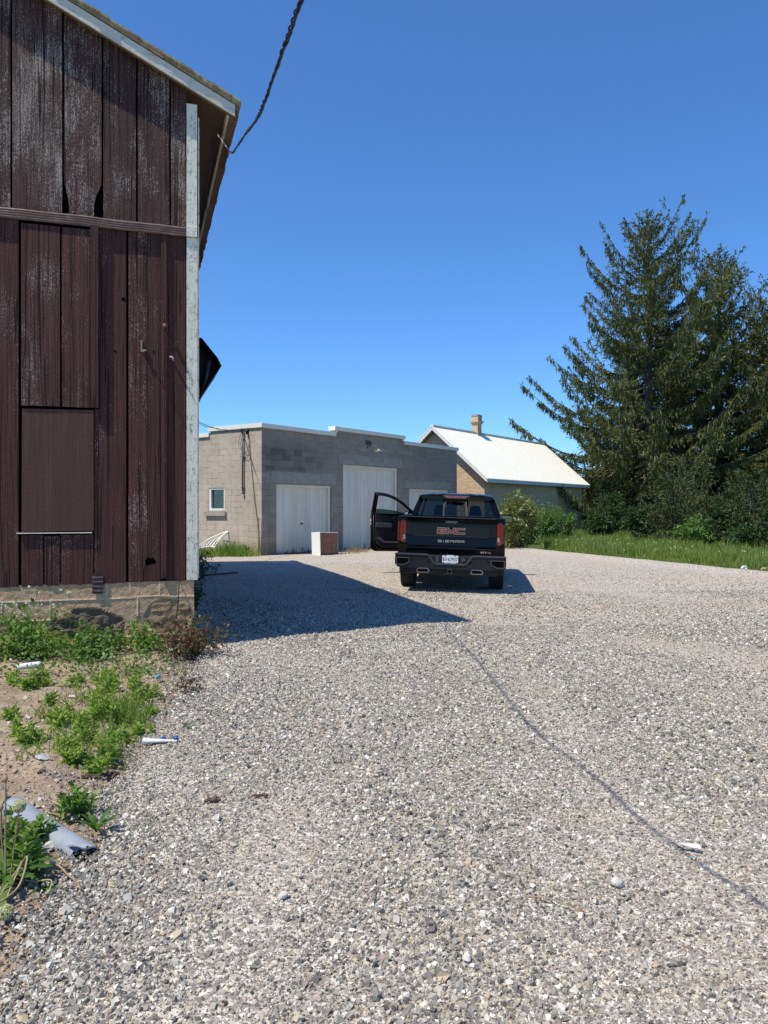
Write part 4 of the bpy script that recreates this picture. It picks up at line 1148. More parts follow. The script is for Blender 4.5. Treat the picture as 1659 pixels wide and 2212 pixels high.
# bumper: step bar dropping to the plate, corner steps, valance
m = MB()
m.prism([(-1.03, .70), (-.42, .70), (-.29, .535), (.29, .535), (.42, .70), (1.03, .70), (1.035, .52), (.98, .455), (.72, .43), (-.72, .43), (-.98, .455), (-1.035, .52)], 'y', .0, .16)
m.box(-1.03, 1.03, .08, .3, .50, .695); m.box(-.40, .40, .05, .2, .48, .69)
m.box(-1.032, -.86, .16, .60, .47, .66); m.box(.86, 1.032, .16, .60, .47, .66)
bmp = m.build('bumper', PLASTIC, trk, bevel=.012)
m = MB()
for pts in ([(-1.03, .702), (-.415, .702), (-.285, .537), (.285, .537), (.415, .702), (1.03, .702)],):
    for (xa, za), (xb, zb) in zip(pts, pts[1:]):
        d = Vector((xb - xa, zb - za)).normalized(); nn = Vector((-d.y, d.x)) * .016
        m.prism([(xa - nn.x, za - nn.y), (xb - nn.x, zb - nn.y), (xb + nn.x, zb + nn.y), (xa + nn.x, za + nn.y)], 'y', -.018, .06)
m.build('step_bar', SATIN, bmp, bevel=.006)
for sx in (-1, 1):
    p = MB(); S = Matrix.Scale(sx, 4, (1, 0, 0))
    q = [(.76, .63), (1.0, .63), (1.0, .50), (.86, .50), (.76, .55)]
    p.prism(q, 'y', -.003, .012, 0, S); st_ = p.build('corner_step', INSIDE, bmp)
    p = MB()
    for (xa, za), (xb, zb) in zip(q, q[1:] + q[:1]):
        d = Vector((xb - xa, zb - za)).normalized(); nn = Vector((-d.y, d.x)) * .009
        p.prism([(xa - nn.x, za - nn.y), (xb - nn.x, zb - nn.y), (xb + nn.x, zb + nn.y), (xa + nn.x, za + nn.y)], 'y', -.012 - random.uniform(0, .002), .01, 0, S)
    p.build('step_rim', GREYTRIM, st_)
    p = MB(); p.prism([(sx * (.50 + x), z) for x, z in [(-.12, .42), (-.085, .452), (.085, .452), (.12, .42), (.12, .385), (.09, .365), (-.09, .365), (-.12, .385)]], 'y', -.01, .16)
    ex = p.build('exhaust_tip', CHROME, trk, bevel=.006)
    p = MB(); p.prism([(sx * (.50 + x), z) for x, z in [(-.10, .418), (-.075, .438), (.075, .438), (.10, .418), (.10, .39), (.08, .378), (-.08, .378), (-.10, .39)]], 'y', -.013, .0)
    p.build('exhaust_bore', INSIDE, ex)
m = MB(); m.box(-.86, .86, .06, .22, .335, .432); m.box(-.60, .60, .2, .3, .30, .40); m.build('lower_valance', PLASTIC, bmp, bevel=.015)
m = MB(); m.box(-.045, .045, -.01, .1, .36, .45); m.box(-.09, .09, .02, .06, .352, .36); h_ = m.build('tow_receiver', SATIN, bmp, bevel=.005)
m = MB(); m.box(-.03, .03, -.013, .0, .375, .435); m.build('receiver_bore', INSIDE, h_)
m = MB(); m.prism([(-.275, .66), (-.255, .675), (-.225, .675), (-.21, .66), (-.21, .57), (-.225, .56), (-.255, .56), (-.275, .57)], 'y', .04, .07); m.build('socket_cover', SATIN, bmp, bevel=.004)
m = MB(); m.lathe([(.042, .03), (.042, .06)], 'y', (.245, 0, .622), 18); m.build('socket_cover', SATIN, bmp, bevel=.004)
for x, z in ((-.73, .60), (-.40, .57), (.38, .57), (.70, .60)):
    m = MB(); m.lathe([(.016, -.004), (.016, .01)], 'y', (x, 0, z), 12); m.build('parking_sensor', INSIDE, bmp)
# licence plate in its frame
m = MB(); m.box(-.158, .158, .032, .052, .545, .708); pf = m.build('plate_frame', PLASTIC, trk, bevel=.004)
m = MB(); m.box(-.148, .148, .026, .034, .565, .695); m.box(-.105, .105, .0262, .034, .548, .562); m.box(-.06, .06, .0262, .034, .698, .705); pt = m.build('plate', PLATEW, pf)
def text_mesh(name, body_, size, sx, mat, parent, loc, bold=.0, rotx=90, align='CENTER'):
    cu = bpy.data.curves.new(name, 'FONT'); cu.body = body_; cu.size = size; cu.align_x = align; cu.extrude = .0008; cu.offset = bold; cu.fill_mode = 'BOTH'; cu.resolution_u = 4
    o = bpy.data.objects.new(name, cu); COL.objects.link(o)
    dg = bpy.context.evaluated_depsgraph_get(); me = bpy.data.meshes.new_from_object(o.evaluated_get(dg)); me.name = name
    bpy.data.objects.remove(o); bpy.data.curves.remove(cu)
    me.materials.clear()
    o = link_mesh(name, me, mat, parent); o.location = loc; o.rotation_euler = (R(rotx), 0, 0); o.scale = (sx, 1, 1)
    return o
text_mesh('plate_number', 'BV\u00b767937', .098, .74, PLATETXT, pt, (0, .0255, .592), .0012)
m = MB(); m.box(-.05, .05, .0250, .0262, .6985, .7045) if False else None
text_mesh('plate_caption', 'FALLS', .022, 1.0, PLATETXT, pt, (-.02, .0255, .549), .0006)
for x in (-.09, .09):
    m = MB(); m.lathe([(.009, .022), (.009, .03)], 'y', (x, 0, .684), 8); m.build('plate_screw', INSIDE, pt)
# wheels
def wheel(x, y):
    m = MB(); w = .145
    m.lathe([(.27, -w), (.36, -w * 1.0), (.405, -w * .9), (.42, -w * .70), (.42, w * .70), (.405, w * .9), (.36, w), (.27, w)], 'x', (0, 0, 0), 48)
    for k in range(56):
        a = 2 * math.pi * k / 56
        Mx = Matrix.Rotation(a, 4, 'X')
        for xa, xb, o in ((-.135, -.075, 0), (-.06, .0, .03), (.0, .06, 0.01), (.075, .135, .02)):
            m.box(xa, xb, -.016, .016, .414, .428, 0, Matrix.Rotation(a + o, 4, 'X'))
    ty = m.build('tyre', TYRE, None)
    r = MB(); sg = 1 if x > 0 else -1
    r.lathe([(.27, -.10), (.28, sg * .10), (.265, sg * .11), (.25, sg * .06), (.08, sg * .05), (.07, sg * .085), (.0, sg * .09)] if sg > 0 else [(.0, -.09), (.07, -.085), (.08, -.05), (.25, -.06), (.265, -.11), (.28, -.10), (.27, .10)], 'x', (0, 0, 0), 32)
    for k in range(6):
        r.box(*sorted((sg * .06, sg * .095)), -.03, .03, .06, .255, 0, Matrix.Rotation(math.pi * k / 3, 4, 'X'))
    wh = r.build('wheel', SATIN, trk, loc=(x, y, WZ))
    ty.parent = wh
    return wh
for x, y in ((-.872, RA), (.872, RA), (-.872, FA), (.872, FA)): wheel(x, y)
m = MB()
m.tube([(-.75, RA, WZ), (.75, RA, WZ)], .07, 10); m.lathe([(.06, -.16), (.15, -.1), (.17, 0), (.15, .1), (.06, .16)], 'y', (0, RA, WZ), 16)
m.box(-.50, -.42, .3, 5.4, .48, .56); m.box(.42, .50, .3, 5.4, .48, .56); m.tube([(-.5, .1, .41), (-.5, .7, .42), (-.2, 1.9, .40), (-.2, 3.5, .4)], .045, 8); m.tube([(.5, .1, .41), (.5, .7, .42), (.2, 1.9, .40), (.2, 3.5, .4)], .045, 8)
m.build('chassis', plain('dull_underbody', (.02, .018, .016), .8, .3, var=.4), trk, True)
for sx in (-1, 1):
    m = MB(); m.box(*sorted((sx * .93, sx * 1.03)), 1.95, 4.25, .33, .37); m.box(*sorted((sx * .80, sx * .95)), 2.4, 2.5, .36, .45); m.box(*sorted((sx * .80, sx * .95)), 3.7, 3.8, .36, .45)
    m.build('running_board', PLASTIC, trk, bevel=.01)
for sx in (-1, 1):
    m = MB(); m.box(*sorted((sx * .76, sx * 1.01)), .62, .64, .30, .56); m.build('mud_flap', PLASTIC, trk, bevel=.006)
# mirrors
def mirror(parent, sx, px_, py_, pz_):
    m = MB(); m.prism([(0, -.02), (.24 * sx, -.03), (.285 * sx, .01), (.275 * sx, .15), (.24 * sx, .185), (.03 * sx, .18), (0, .13)], 'y', 0, .12, 0, Matrix.Translation((px_, py_, pz_)))
    m.prism([(-.08 * sx, -.02), (.08 * sx, -.02), (.06 * sx, .04), (-.08 * sx, .05)], 'y', .03, .11, 0, Matrix.Translation((px_, py_, pz_)))
    o = m.build('side_mirror', PAINT, parent, bevel=.018)
    m = MB(); m.prism([(.02 * sx, .0), (.23 * sx, -.008), (.262 * sx, .02), (.255 * sx, .14), (.03 * sx, .155)], 'y', -.004, .003, 0, Matrix.Translation((px_, py_, pz_))); m.build('mirror_glass', MIRRORG, o)
    return o
mirror(trk, 1, 1.0, 4.05, 1.28)
for ya, xa in ((3.14, 1.0), (2.2, 1.0), (2.2, -1.025)):
    m = MB(); m.prism([(ya, 1.30), (ya + .16, 1.30), (ya + .16, 1.27), (ya, 1.27)], 'x', xa, xa + .025); m.build('door_handle', PAINT, trk, bevel=.006)
# open driver door: built shut in door coordinates (hinge at 0), then swung out
door_out = [(-1.20, .56), (-1.10, .50), (-.03, .50), (.0, .56), (.0, 1.38), (-.12, 1.44), (-.30, 1.575), (-.48, 1.70), (-.66, 1.80), (-.86, 1.868), (-1.02, 1.89), (-1.18, 1.895), (-1.205, 1.40)]
win_in = [(-1.10, 1.40), (-1.085, 1.815), (-.98, 1.815), (-.84, 1.79), (-.66, 1.725), (-.48, 1.62), (-.30, 1.49), (-.18, 1.405)]
m = MB()
lower = [(-1.205, 1.40), (-1.20, .56), (-1.10, .50), (-.03, .50), (.0, .56), (.0, 1.38), (-.12, 1.40)]
m.prism(lower, 'x', -.0, .10)
frame_o = [(-1.205, 1.401), (-1.18, 1.895), (-1.02, 1.89), (-.86, 1.868), (-.66, 1.80), (-.48, 1.70), (-.30, 1.575), (-.12, 1.44), (-.08, 1.401)]
ring = frame_o + win_in[::-1]
# split the frame into simple quads along its length
fo = [(-1.205, 1.401), (-1.18, 1.895), (-1.02, 1.892), (-.86, 1.868), (-.66, 1.80), (-.48, 1.70), (-.30, 1.575), (-.06, 1.402)]
fi = [(-1.10, 1.401), (-1.085, 1.815), (-.98, 1.815), (-.84, 1.79), (-.66, 1.725), (-.48, 1.62), (-.30, 1.49), (-.18, 1.402)]
lean = lambda z: .17 * max(0, (z - 1.40)) / .5      # the frame leans in toward the roof
for i in range(len(fo) - 1):
    q = [fo[i], fo[i + 1], fi[i + 1], fi[i]]
    vs = [(lean(z) + .02, y, z) for y, z in q] + [(lean(z) + .09, y, z) for y, z in q]
    m.add(vs, [(0,1,2,3),(7,6,5,4),(0,4,5,1),(1,5,6,2),(2,6,7,3),(3,7,4,0)])
dr = m.build('driver_door', PAINT, trk, bevel=.008, loc=(-1.0, 4.28, 0), rot=(0, 0, R(-64)))
dr['label'] = 'driver door swung wide open'
m = MB()
m.add([(lean(z) + .055, y, z) for y, z in [(-1.10, 1.40), (-1.095, 1.50), (-.95, 1.505), (-.75, 1.49), (-.55, 1.46), (-.38, 1.42), (-.34, 1.40)]], [tuple(range(7))])
m.build('window_glass', GREENG, dr)
m = MB()
m.prism([(-1.12, 1.385), (-1.0, 1.385), (-.84, 1.34), (-.70, 1.33), (-.08, 1.34), (-.06, .62), (-.2, .585), (-.95, .585), (-1.06, .66), (-1.12, .80)], 'x', .10, .125)
tr = m.build('door_trim', LEATHER, dr, bevel=.012)
m = MB()
m.prism([(-1.11, 1.18), (-.72, 1.17), (-.70, 1.08), (-.74, 1.06), (-1.11, 1.07)], 'x', .125, .175)
m.prism([(-1.07, .83), (-.98, .82), (-.86, .735), (-.10, .73), (-.10, .70), (-.92, .70), (-1.07, .80)], 'x', .125, .18)
m.prism([(-.70, 1.33), (-.62, 1.345), (-.12, 1.34), (-.12, 1.29), (-.68, 1.285)], 'x', .125, .15)
m.build('armrest', GREYTRIM, tr, bevel=.012)
m = MB(); m.prism([(-.66, 1.31), (-.32, 1.315), (-.32, 1.295), (-.66, 1.29)], 'x', .15, .162); m.prism([(-.70, 1.10), (-.15, 1.10), (-.15, 1.086), (-.70, 1.086)], 'x', .126, .14); m.prism([(-.70, 1.01), (-.15, 1.01), (-.15, 1.0), (-.70, 1.0)], 'x', .126, .14)
m.build('metal_strip', CHROME, tr)
m = MB()
pts = [(.101, -1.155, 1.36), (.101, -1.15, .9), (.101, -1.12, .66), (.101, -1.03, .555), (.101, -.85, .535), (.101, -.06, .535)]
m.tube(pts, .012, 6); m.tube([(lean(z) + .092, y, z) for y, z in [(-1.155, 1.40), (-1.13, 1.855), (-1.0, 1.857), (-.86, 1.835), (-.66, 1.77), (-.48, 1.665), (-.30, 1.54), (-.12, 1.41)]], .012, 6)
m.build('door_seal', plain('rubber_seal', (.03, .03, .03), .45, .4), dr, True)
m = MB(); m.box(.03, .075, -1.208, -1.203, 1.20, 1.26); m.box(.03, .07, -1.208, -1.203, 1.13, 1.17); m.build('door_sticker', PLATEW, dr)
m = MB(); m.box(.02, .08, -1.212, -1.202, .98, 1.06); m.build('door_latch', SATIN, dr)
m = MB(); m.prism([(-1.1, 1.30), (-.92, 1.30), (-.92, 1.27), (-1.1, 1.27)], 'x', -.03, -.0); m.build('door_handle', PAINT, dr, bevel=.006)
mirror(dr, -1, -.02, -.24, 1.30)

# ------------------------------------------------------------------ overhead cables
def cr_spline(pts, n=14):
    P = [Vector(p) for p in pts]; P = [2 * P[0] - P[1]] + P + [2 * P[-1] - P[-2]]; out = []
    for i in range(1, len(P) - 2):
        for k in range(n):
            t = k / n; a, b_, c_, d_ = P[i-1], P[i], P[i+1], P[i+2]
            out.append(.5 * ((2*b_) + (c_-a)*t + (2*a-5*b_+4*c_-d_)*t*t + (3*b_-a-3*c_+d_)*t**3))
    out.append(P[-2]); return out
path = cr_spline([(-1.93, 8.92, 5.93), (-1.70, 8.35, 5.50), (-1.55, 7.85, 5.22), (-1.40, 7.3, 5.02), (-1.06, 5.9, 4.47), (-.72, 4.45, 3.88), (-.44, 3.42, 3.66), (-.27, 2.75, 3.48), (-.05, 2.1, 3.36), (.5, .5, 3.35), (1.6, -2.5, 3.8), (4.0, -8, 5.6)], 40)
oc = empty('overhead_cable', (-1.93, 8.92, 5.93), 0, 'black twisted service cable sagging from the barn eave across the sky', 'cable')
o3 = Vector((-1.93, 8.92, 5.93))
for k in range(3):
    s = 0; pts = []; prev = path[0]
    for i, p in enumerate(path):
        s += (p - prev).length; prev = p
        t = (path[min(i+1, len(path)-1)] - path[max(i-1, 0)]).normalized(); u = t.cross(Vector((0, 0, 1))).normalized(); w = t.cross(u)
        a = s * 2 * math.pi / .30 + k * 2.1
        r = .0055 + .0025 * math.sin(s * 5 + k)
        pts.append(p + u * r * math.cos(a) + w * r * math.sin(a) - o3)
    m = MB()
    nb = 36 if k == 2 else 0
    m.tube(pts, .0048, 6)
    if nb: m.m = [1 if (i // 6) < nb else 0 for i in range(len(m.f))]
    m.build('strand', [BLACKCABLE, BARECABLE], oc, True, uv=False)
pts = [Vector((-5.7, 20.2, 4.37)) + (Vector((-4.80, 26.03, 4.22)) - Vector((-5.7, 20.2, 4.37))) * (i / 20) - Vector((0, 0, .26 * math.sin(math.pi * i / 20))) for i in range(21)]
m = MB(); m.tube(pts, .011, 6); m.tube([p + Vector((.02 * math.sin(i * 1.3), 0, -.05 * abs(math.sin(i * .55)))) for i, p in enumerate(pts)], .008, 6)
setprops(m.build('feeder_cable', BLACKCABLE, None, True), 'thin black cable strung from the barn to the garage corner', 'cable')

# ------------------------------------------------------------------ things standing by the garage
bx = empty('rusty_cabinet', (-2.12, 25.62, float(HH(-2.12, 25.62))), R(50), 'chipped white metal cabinet with a rusty brown face, standing before the garage door', 'cabinet')
bx.rotation_euler = (R(-4), R(2), R(50))
m = MB(); m.box(.0, .86, .0, .02, .0, .0) if False else None
m.box(0, .02, 0, .40, .0, .79); m.box(.86, .88, 0, .40, .0, .78); m.box(.02, .86, .0, .40, .765, .785); m.box(.02, .86, .0, .40, .0, .02); m.box(.02, .86, .38, .40, .02, .765)
m.build('shell', make_whiterust(), bx, bevel=.008)
m = MB(); m.box(.021, .859, .012, .03, .06, .764); m.build('back_panel', make_rustpanel(), bx)
m = MB(); m.box(.03, .85, -.008, .0, .05, .065); m.tube([(.868, -.006, .05), (.875, -.008, .3), (.868, -.006, .76)], .008, 6); m.build('edge_strip', GALV, bx)
bn = empty('slatted_bench', (-5.72, 25.95, 0), R(-35.2), 'broken white slatted garden bench lying tilted in the grass by the garage window', 'bench')
m = MB()
m.tube([(-.75, 0, .28), (-.3, .02, .52), (.2, .04, .68), (.62, .05, .80)], [.03, .03, .03, .035], 6)
m.tube([(-.8, -.35, .02), (-.3, -.38, .22), (.2, -.4, .30), (.5, -.4, .28)], .028, 6)
m.tube([(.62, .05, .80), (.52, -.15, .62), (.45, -.40, .30)], .03, 6); m.tube([(.62, .05, .80), (.64, .1, .40), (.62, .12, .0)], .026, 6); m.tube([(.55, -.12, .5), (.60, .12, .45)], .022, 6)
m.build('frame', TRIM, bn)
for k in range(7):
    t = k / 6; m = MB()
    a = Vector((-.70 + 1.24 * t, .0 + .04 * t, .30 + .48 * t ** .8)); b_ = Vector((-.86 + 1.16 * t, -.40, .0 + .28 * t)); c_ = (a + b_) / 2 + Vector((.08 - .05 * t, -.05, .09)); wv = Vector((.045, 0, .02))
    seq = [a + (c_ - a) * 2 * u * (1 - u) + (b_ - a) * u * u if False else a * (1 - u) ** 2 + c_ * 2 * u * (1 - u) + b_ * u * u for u in np.linspace(0, 1, 7)]
    vs = []
    for p in seq: vs += [p - wv, p + wv, p + wv + Vector((0, -.015, .01)), p - wv + Vector((0, -.015, .01))]
    for i in range(6):
        m.add(vs[i*4:i*4+8], [(0,1,5,4),(1,2,6,5),(2,3,7,6),(3,0,4,7)])
    m.build('slat', BENCHW, bn)
m = MB(); m.tube([(0, 0, .0), (.01, .02, .9), (.0, .03, 1.28)], .014, 6)
o = m.build('iron_rod', RUST, None, True, loc=(-4.15, 25.42, -.02)); setprops(o, 'tall thin rusty rod standing against the garage corner', 'rod')
m = MB(); m.tube([(0, 0, .0), (.0, .02, .55), (.0, .02, .62)], [.012, .012, .02], 6)
o = m.build('iron_rod', RUST, None, True, loc=(-4.05, 25.36, -.02)); setprops(o, 'short rusty rod beside the taller one at the garage corner', 'rod')
m = MB(); m.tube([(0, 0, 0), (.02, 0, .22), (-.03, 0, .34)], [.05, .03, .05], 7); m.tube([(.02, 0, .22), (.12, 0, .28)], .03, 6)
o = m.build('iron_stub', RUST, None, True, loc=(-4.55, 25.35, 0)); setprops(o, 'small rusty iron stub in the weeds at the foot of the garage side wall', 'pipe stub')
m = MB(); m.tube([(0, 0, .02), (.9, 1.1, .03), (1.5, 1.9, .025)], .018, 6); m.build
o = m.build('fallen_pole', WOOD, None, True, loc=(-3.35, 26.1, 0)); setprops(o, 'thin grey stick lying along the foot of the white garage door', 'stick')
m = MB(); m.box(-.55, .55, -.04, .04, 0, .03); o = m.build('loose_plank', WOOD, None, bevel=.004, loc=(-3.9, 18.2, float(HH(-3.9, 18.2)) + .005), rot=(0, 0, R(52))); setprops(o, 'dark weathered plank lying on gravel in the barn shadow', 'plank')

# ------------------------------------------------------------------ spruces
def spruce(label, x, y, H, Rad, seed, mat, n_limb=150, bare=.04, lean=0.0, cones=True, dens=1.0, K=1.42):
    x, y, H, Rad = x * K, y * K, H * K - (.67 if K > 1 else 0), Rad * K       # EYE height taken out of the scaling
    rg = np.random.default_rng(seed)
    root = empty('spruce_tree', (x, y, -.1), 0, label, 'tree', 'spruces at the edge of the lot')
    m = MB()
    m.tube([(lean * t * H * .1 + .06 * math.sin(t * 9), .05 * math.cos(t * 7), H * t) for t in np.linspace(0, .985, 14)], [max(.02, .30 * (H / 15) * (1 - t) ** .9 + .015) for t in np.linspace(0, 1, 14)], 10)
    m.build('trunk', BARK, root, True)
    lb = MB(); TP = []; TD = []; TL = []; TW = []; CP = []; CD = []
    for i in range(n_limb):
        f = bare + (1 - bare) * ((i + rg.random()) / n_limb) ** 1.12
        z = H * f * .985
        az = i * 2.39996 + rg.normal(0, .35)
        prof = (1 - f) ** .78 * (.72 + .28 * min(1, f * 5 + .3))
        L = Rad * prof * rg.uniform(.60, 1.16) * (1.0 if rg.random() > .15 else .6) + .35
        a = np.interp(f, [0, .35, .7, 1], [-.34, -.18, .22, 1.0]) + rg.normal(0, .07)
        bb = np.interp(f, [0, .4, .8, 1], [.30, .46, .42, .3]) + rg.normal(0, .08)
        d = np.array([math.cos(az), math.sin(az)])
        swy = rg.normal(0, .10)
        nseg = 9
        S = np.linspace(0, 1, nseg)
        cx = lean * f * H * .1
        pts = np.stack([cx + d[0] * L * S - d[1] * swy * L * S * S, d[1] * L * S + d[0] * swy * L * S * S, z + L * (a * S + bb * S ** 2.2 - .10 * np.sin(math.pi * S))], 1)
        r0 = .018 + .012 * L
        lb.tube([tuple(p) for p in pts], [r0 * (1 - .85 * s) for s in S], 4, cap=False)
        n_tw = max(8, int(L / .085 * dens))
        ss = np.sort(rg.uniform(.12 if L > 1.5 else .02, 1, n_tw))
        for s in ss:
            k = min(nseg - 2, int(s * (nseg - 1))); u = s * (nseg - 1) - k
            p = pts[k] * (1 - u) + pts[k + 1] * u; t = pts[k + 1] - pts[k]; t /= np.linalg.norm(t)
            sg = 1 if rg.random() > .5 else -1
            side = np.array([-t[1], t[0], 0]) * sg; side /= np.linalg.norm(side) + 1e-6
            ll = (.34 + .72 * min(1, L / 5) * math.sin(math.pi * min(1, s * .75 + .22))) * rg.uniform(.6, 1.2)
            dv = t * rg.uniform(.55, 1.0) + side * rg.uniform(.4, .9) + np.array([0, 0, rg.uniform(-.34, .04)])
            dv /= np.linalg.norm(dv)
            nt = max(2, int(ll / .10))
            for q in range(nt):
                v = (q + .5) / nt
                pp_ = p + dv * ll * v + np.array([0, 0, -.32 * ll * v * v])
                TP.append(pp_); dd = dv + rg.normal(0, .42, 3) + np.array([0, 0, .10 - .45 * v]); TD.append(dd); TL.append(rg.uniform(.18, .32)); TW.append(rg.uniform(.055, .095))
            # hanging branchlets
            nh = rg.poisson(3.6 * min(1.3, L / 4))
            for q in range(nh):
                v = rg.random()
                pp_ = p + dv * ll * v
                TP.append(pp_); TD.append(np.array([rg.normal(0, .22), rg.normal(0, .22), -1])); TL.append(rg.uniform(.25, .62)); TW.append(rg.uniform(.05, .085))
            if cones and f > .45 and rg.random() < .16:
                CP.append(p + dv * ll * .7); CD.append(np.array([rg.normal(0, .1), rg.normal(0, .1), -1]))
        # leader of the limb, tufts up the tip
        for s in np.linspace(.55, 1, 6):
            k = min(nseg - 2, int(s * (nseg - 1))); u = s * (nseg - 1) - k
            p = pts[k] * (1 - u) + pts[k + 1] * u; t = pts[k + 1] - pts[k]
            for q in range(3):
                TP.append(p); TD.append(t / np.linalg.norm(t) + rg.normal(0, .4, 3)); TL.append(rg.uniform(.18, .32)); TW.append(.075)
    for q in range(40):
        TP.append(np.array([lean * H * .1 + rg.normal(0, .03), rg.normal(0, .03), H * rg.uniform(.93, .99)])); TD.append(np.array([rg.normal(0, .5), rg.normal(0, .5), .8])); TL.append(rg.uniform(.2, .34)); TW.append(.07)
    TL = np.array(TL) * max(.62, K / 1.42); TW = np.array(TW) * max(.6, K / 1.42)
    lb.build('limbs', BARK, root, True, uv=False)
    V1, F1 = diamonds(np.array(TP), np.array(TD), np.array(TL), np.array(TW), rg)
    link_mesh('crown', np_mesh('crown', V1, F1), mat, root)
    if CP:
        V1, F1 = diamonds(np.array(CP), np.array(CD), .20, .06, rg); V2, F2 = diamonds(np.array(CP), np.array(CD), .20, .06, rg)
        Vc, Fc = merge((V1, F1), (V2, F2)); setprops(link_mesh('cones', np_mesh('cones', Vc, Fc), CONE, root), kind='stuff')
    return root
spruce('tallest spruce, left of the group, its long upswept limbs reaching past the brick house roof', 12.4, 36.0, 15.2, 7.3, 11, NEEDLE, 165)
spruce('second tallest spruce, close at the right shoulder of the tallest one', 16.8, 38.5, 14.3, 6.4, 12, NEEDLE2, 165)
spruce('third spruce to the right of the two tallest, its top thin and ragged', 18.6, 36.0, 12.3, 5.6, 13, NEEDLE, 140)
spruce('lower spruce filling the gap behind the two tallest', 15.8, 43.0, 11.8, 6.6, 14, NEEDLE, 130, cones=False)
spruce('outermost spruce on the right, beyond the ragged-topped one', 21.5, 37.5, 13.0, 5.6, 15, NEEDLE2, 100, cones=False)
for lab, x, y, H, Rad, sd, mt in (('young spruce with light boughs, first one right of the house corner gap', 12.4, 33.0, 2.6, 1.7, 16, NEEDLE2),
    ('young spruce bough heap between the grass and the middle spruce', 14.6, 30.6, 2.7, 2.0, 17, NEEDLE), ('young spruce nearest the gravel at the end of the grass strip', 15.0, 27.6, 2.4, 1.8, 18, NEEDLE2),
    ('young dark spruce half hidden behind the nearest young one', 17.2, 30.0, 3.4, 2.1, 19, NEEDLE), ('young spruce filling the foot of the tallest spruce', 14.2, 36.0, 3.6, 2.2, 20, NEEDLE)):
    spruce(lab, x, y, H, Rad, sd, NEEDLE3, 50, bare=.06, cones=False, K=1.0)

# ------------------------------------------------------------------ shrubs and small trees
def shrub(name, label, cat, x, y, H, W, seed, mat, n_stem=26, leaves=5200, lsz=.075, flowers=0, arch=.55, wob=.5, group=None, z0=0.0, thin=False):
    rg = np.random.default_rng(seed)
    root = empty(name, (x, y, z0), 0, label, cat, group)
    st = MB(); LP = []; LD = []
    per = leaves // n_stem
    for i in range(n_stem):
        az = rg.uniform(0, 2 * math.pi); reach = W * .5 * math.sqrt(rg.random()) * 1.05; hh = H * rg.uniform(.55, 1.03) * (1 - .30 * (reach / (W * .5)) ** 2)
        bx_, by_ = rg.normal(0, W * .08, 2)
        ex, ey = math.cos(az) * reach, math.sin(az) * reach
        S = np.linspace(0, 1, 9)
        pts = np.stack([bx_ + ex * S ** 1.2, by_ + ey * S ** 1.2, hh * (np.sin(math.pi * .5 * np.minimum(1, S * 1.25)) - arch * np.maximum(0, S - .72) ** 1.3 * (reach / W))], 1)
        pts[:, :2] += rg.normal(0, .02 * W, (9, 2)) * S[:, None]
        st.tube([tuple(p) for p in pts], [.004 + .014 * (1 - s) * H / 2 for s in S], 4, cap=False)
        s = rg.uniform(.03, 1, per) ** .8
        k = np.minimum(7, (s * 8).astype(int)); u = s * 8 - k
        p = pts[k] * (1 - u[:, None]) + pts[k + 1] * u[:, None]
        spread = (.05 + .13 * W * .5) * (.45 + .75 * (1 - np.abs(2 * s - 1.1)))
        off = rg.normal(0, 1, (per, 3)) * spread[:, None] * np.array([1, 1, .75])
        # clumped along side twigs
        tw = rg.normal(0, 1, (max(3, per // 22), 3)) * spread.mean()
        off = off * .45 + tw[rg.integers(0, len(tw), per)]
        q = p + off; q[:, 2] = np.maximum(q[:, 2], .03 + rg.random(per) * .12)
        LP.append(q); LD.append(off * 1.2 + rg.normal(0, .12, (per, 3)) + np.array([0, 0, -.02]))
    LP = np.concatenate(LP); LD = np.concatenate(LD)
    st.build('stems', TWIG, root, True, uv=False)
    V, Fq = diamonds(LP, LD, lsz * rg.uniform(.6, 1.35, len(LP)), lsz * .55 * rg.uniform(.7, 1.3, len(LP)), rg, .22)
    link_mesh('foliage', np_mesh('foliage', V, Fq), mat, root)
    if flowers:
        c = LP[rg.integers(0, len(LP), flowers)]; c = c[(c[:, 2] > H * .35)]
        nrm = np.linalg.norm(c[:, :2], axis=1)
        P5 = np.repeat(c, 9, 0) + rg.normal(0, .022, (len(c) * 9, 3)); V, Fq = diamonds(P5, unit(len(P5), rg), .045, .04, rg)
        link_mesh('flowers', np_mesh('flowers', V, Fq), PETAL, root)
    return root
shrub('flowering_bush', 'big rounded bush dotted with white blossom, beside the pickup', 'bush', 4.95, 28.9, 2.1, 1.85, 21, BUSHLEAF, 60, 15000, .07, 220, arch=1.1)
shrub('green_bush', 'bright green upright bush in front of the brick house wall', 'bush', 7.45, 35.0, 1.85, 1.6, 22, SHRUBLEAF, 26, 5600, .085, arch=.2)
shrub('green_bush', 'thin sapling at the right end of the brick house wall', 'sapling', 8.5, 35.2, 1.5, .8, 23, SHRUBLEAF, 9, 1300, .08, arch=.0)
shrub('green_bush', 'dark low bush between the blossom bush and the upright green bush', 'bush', 6.3, 33.6, 1.0, 1.2, 24, DARKLEAF, 18, 3400, .08, arch=.5)
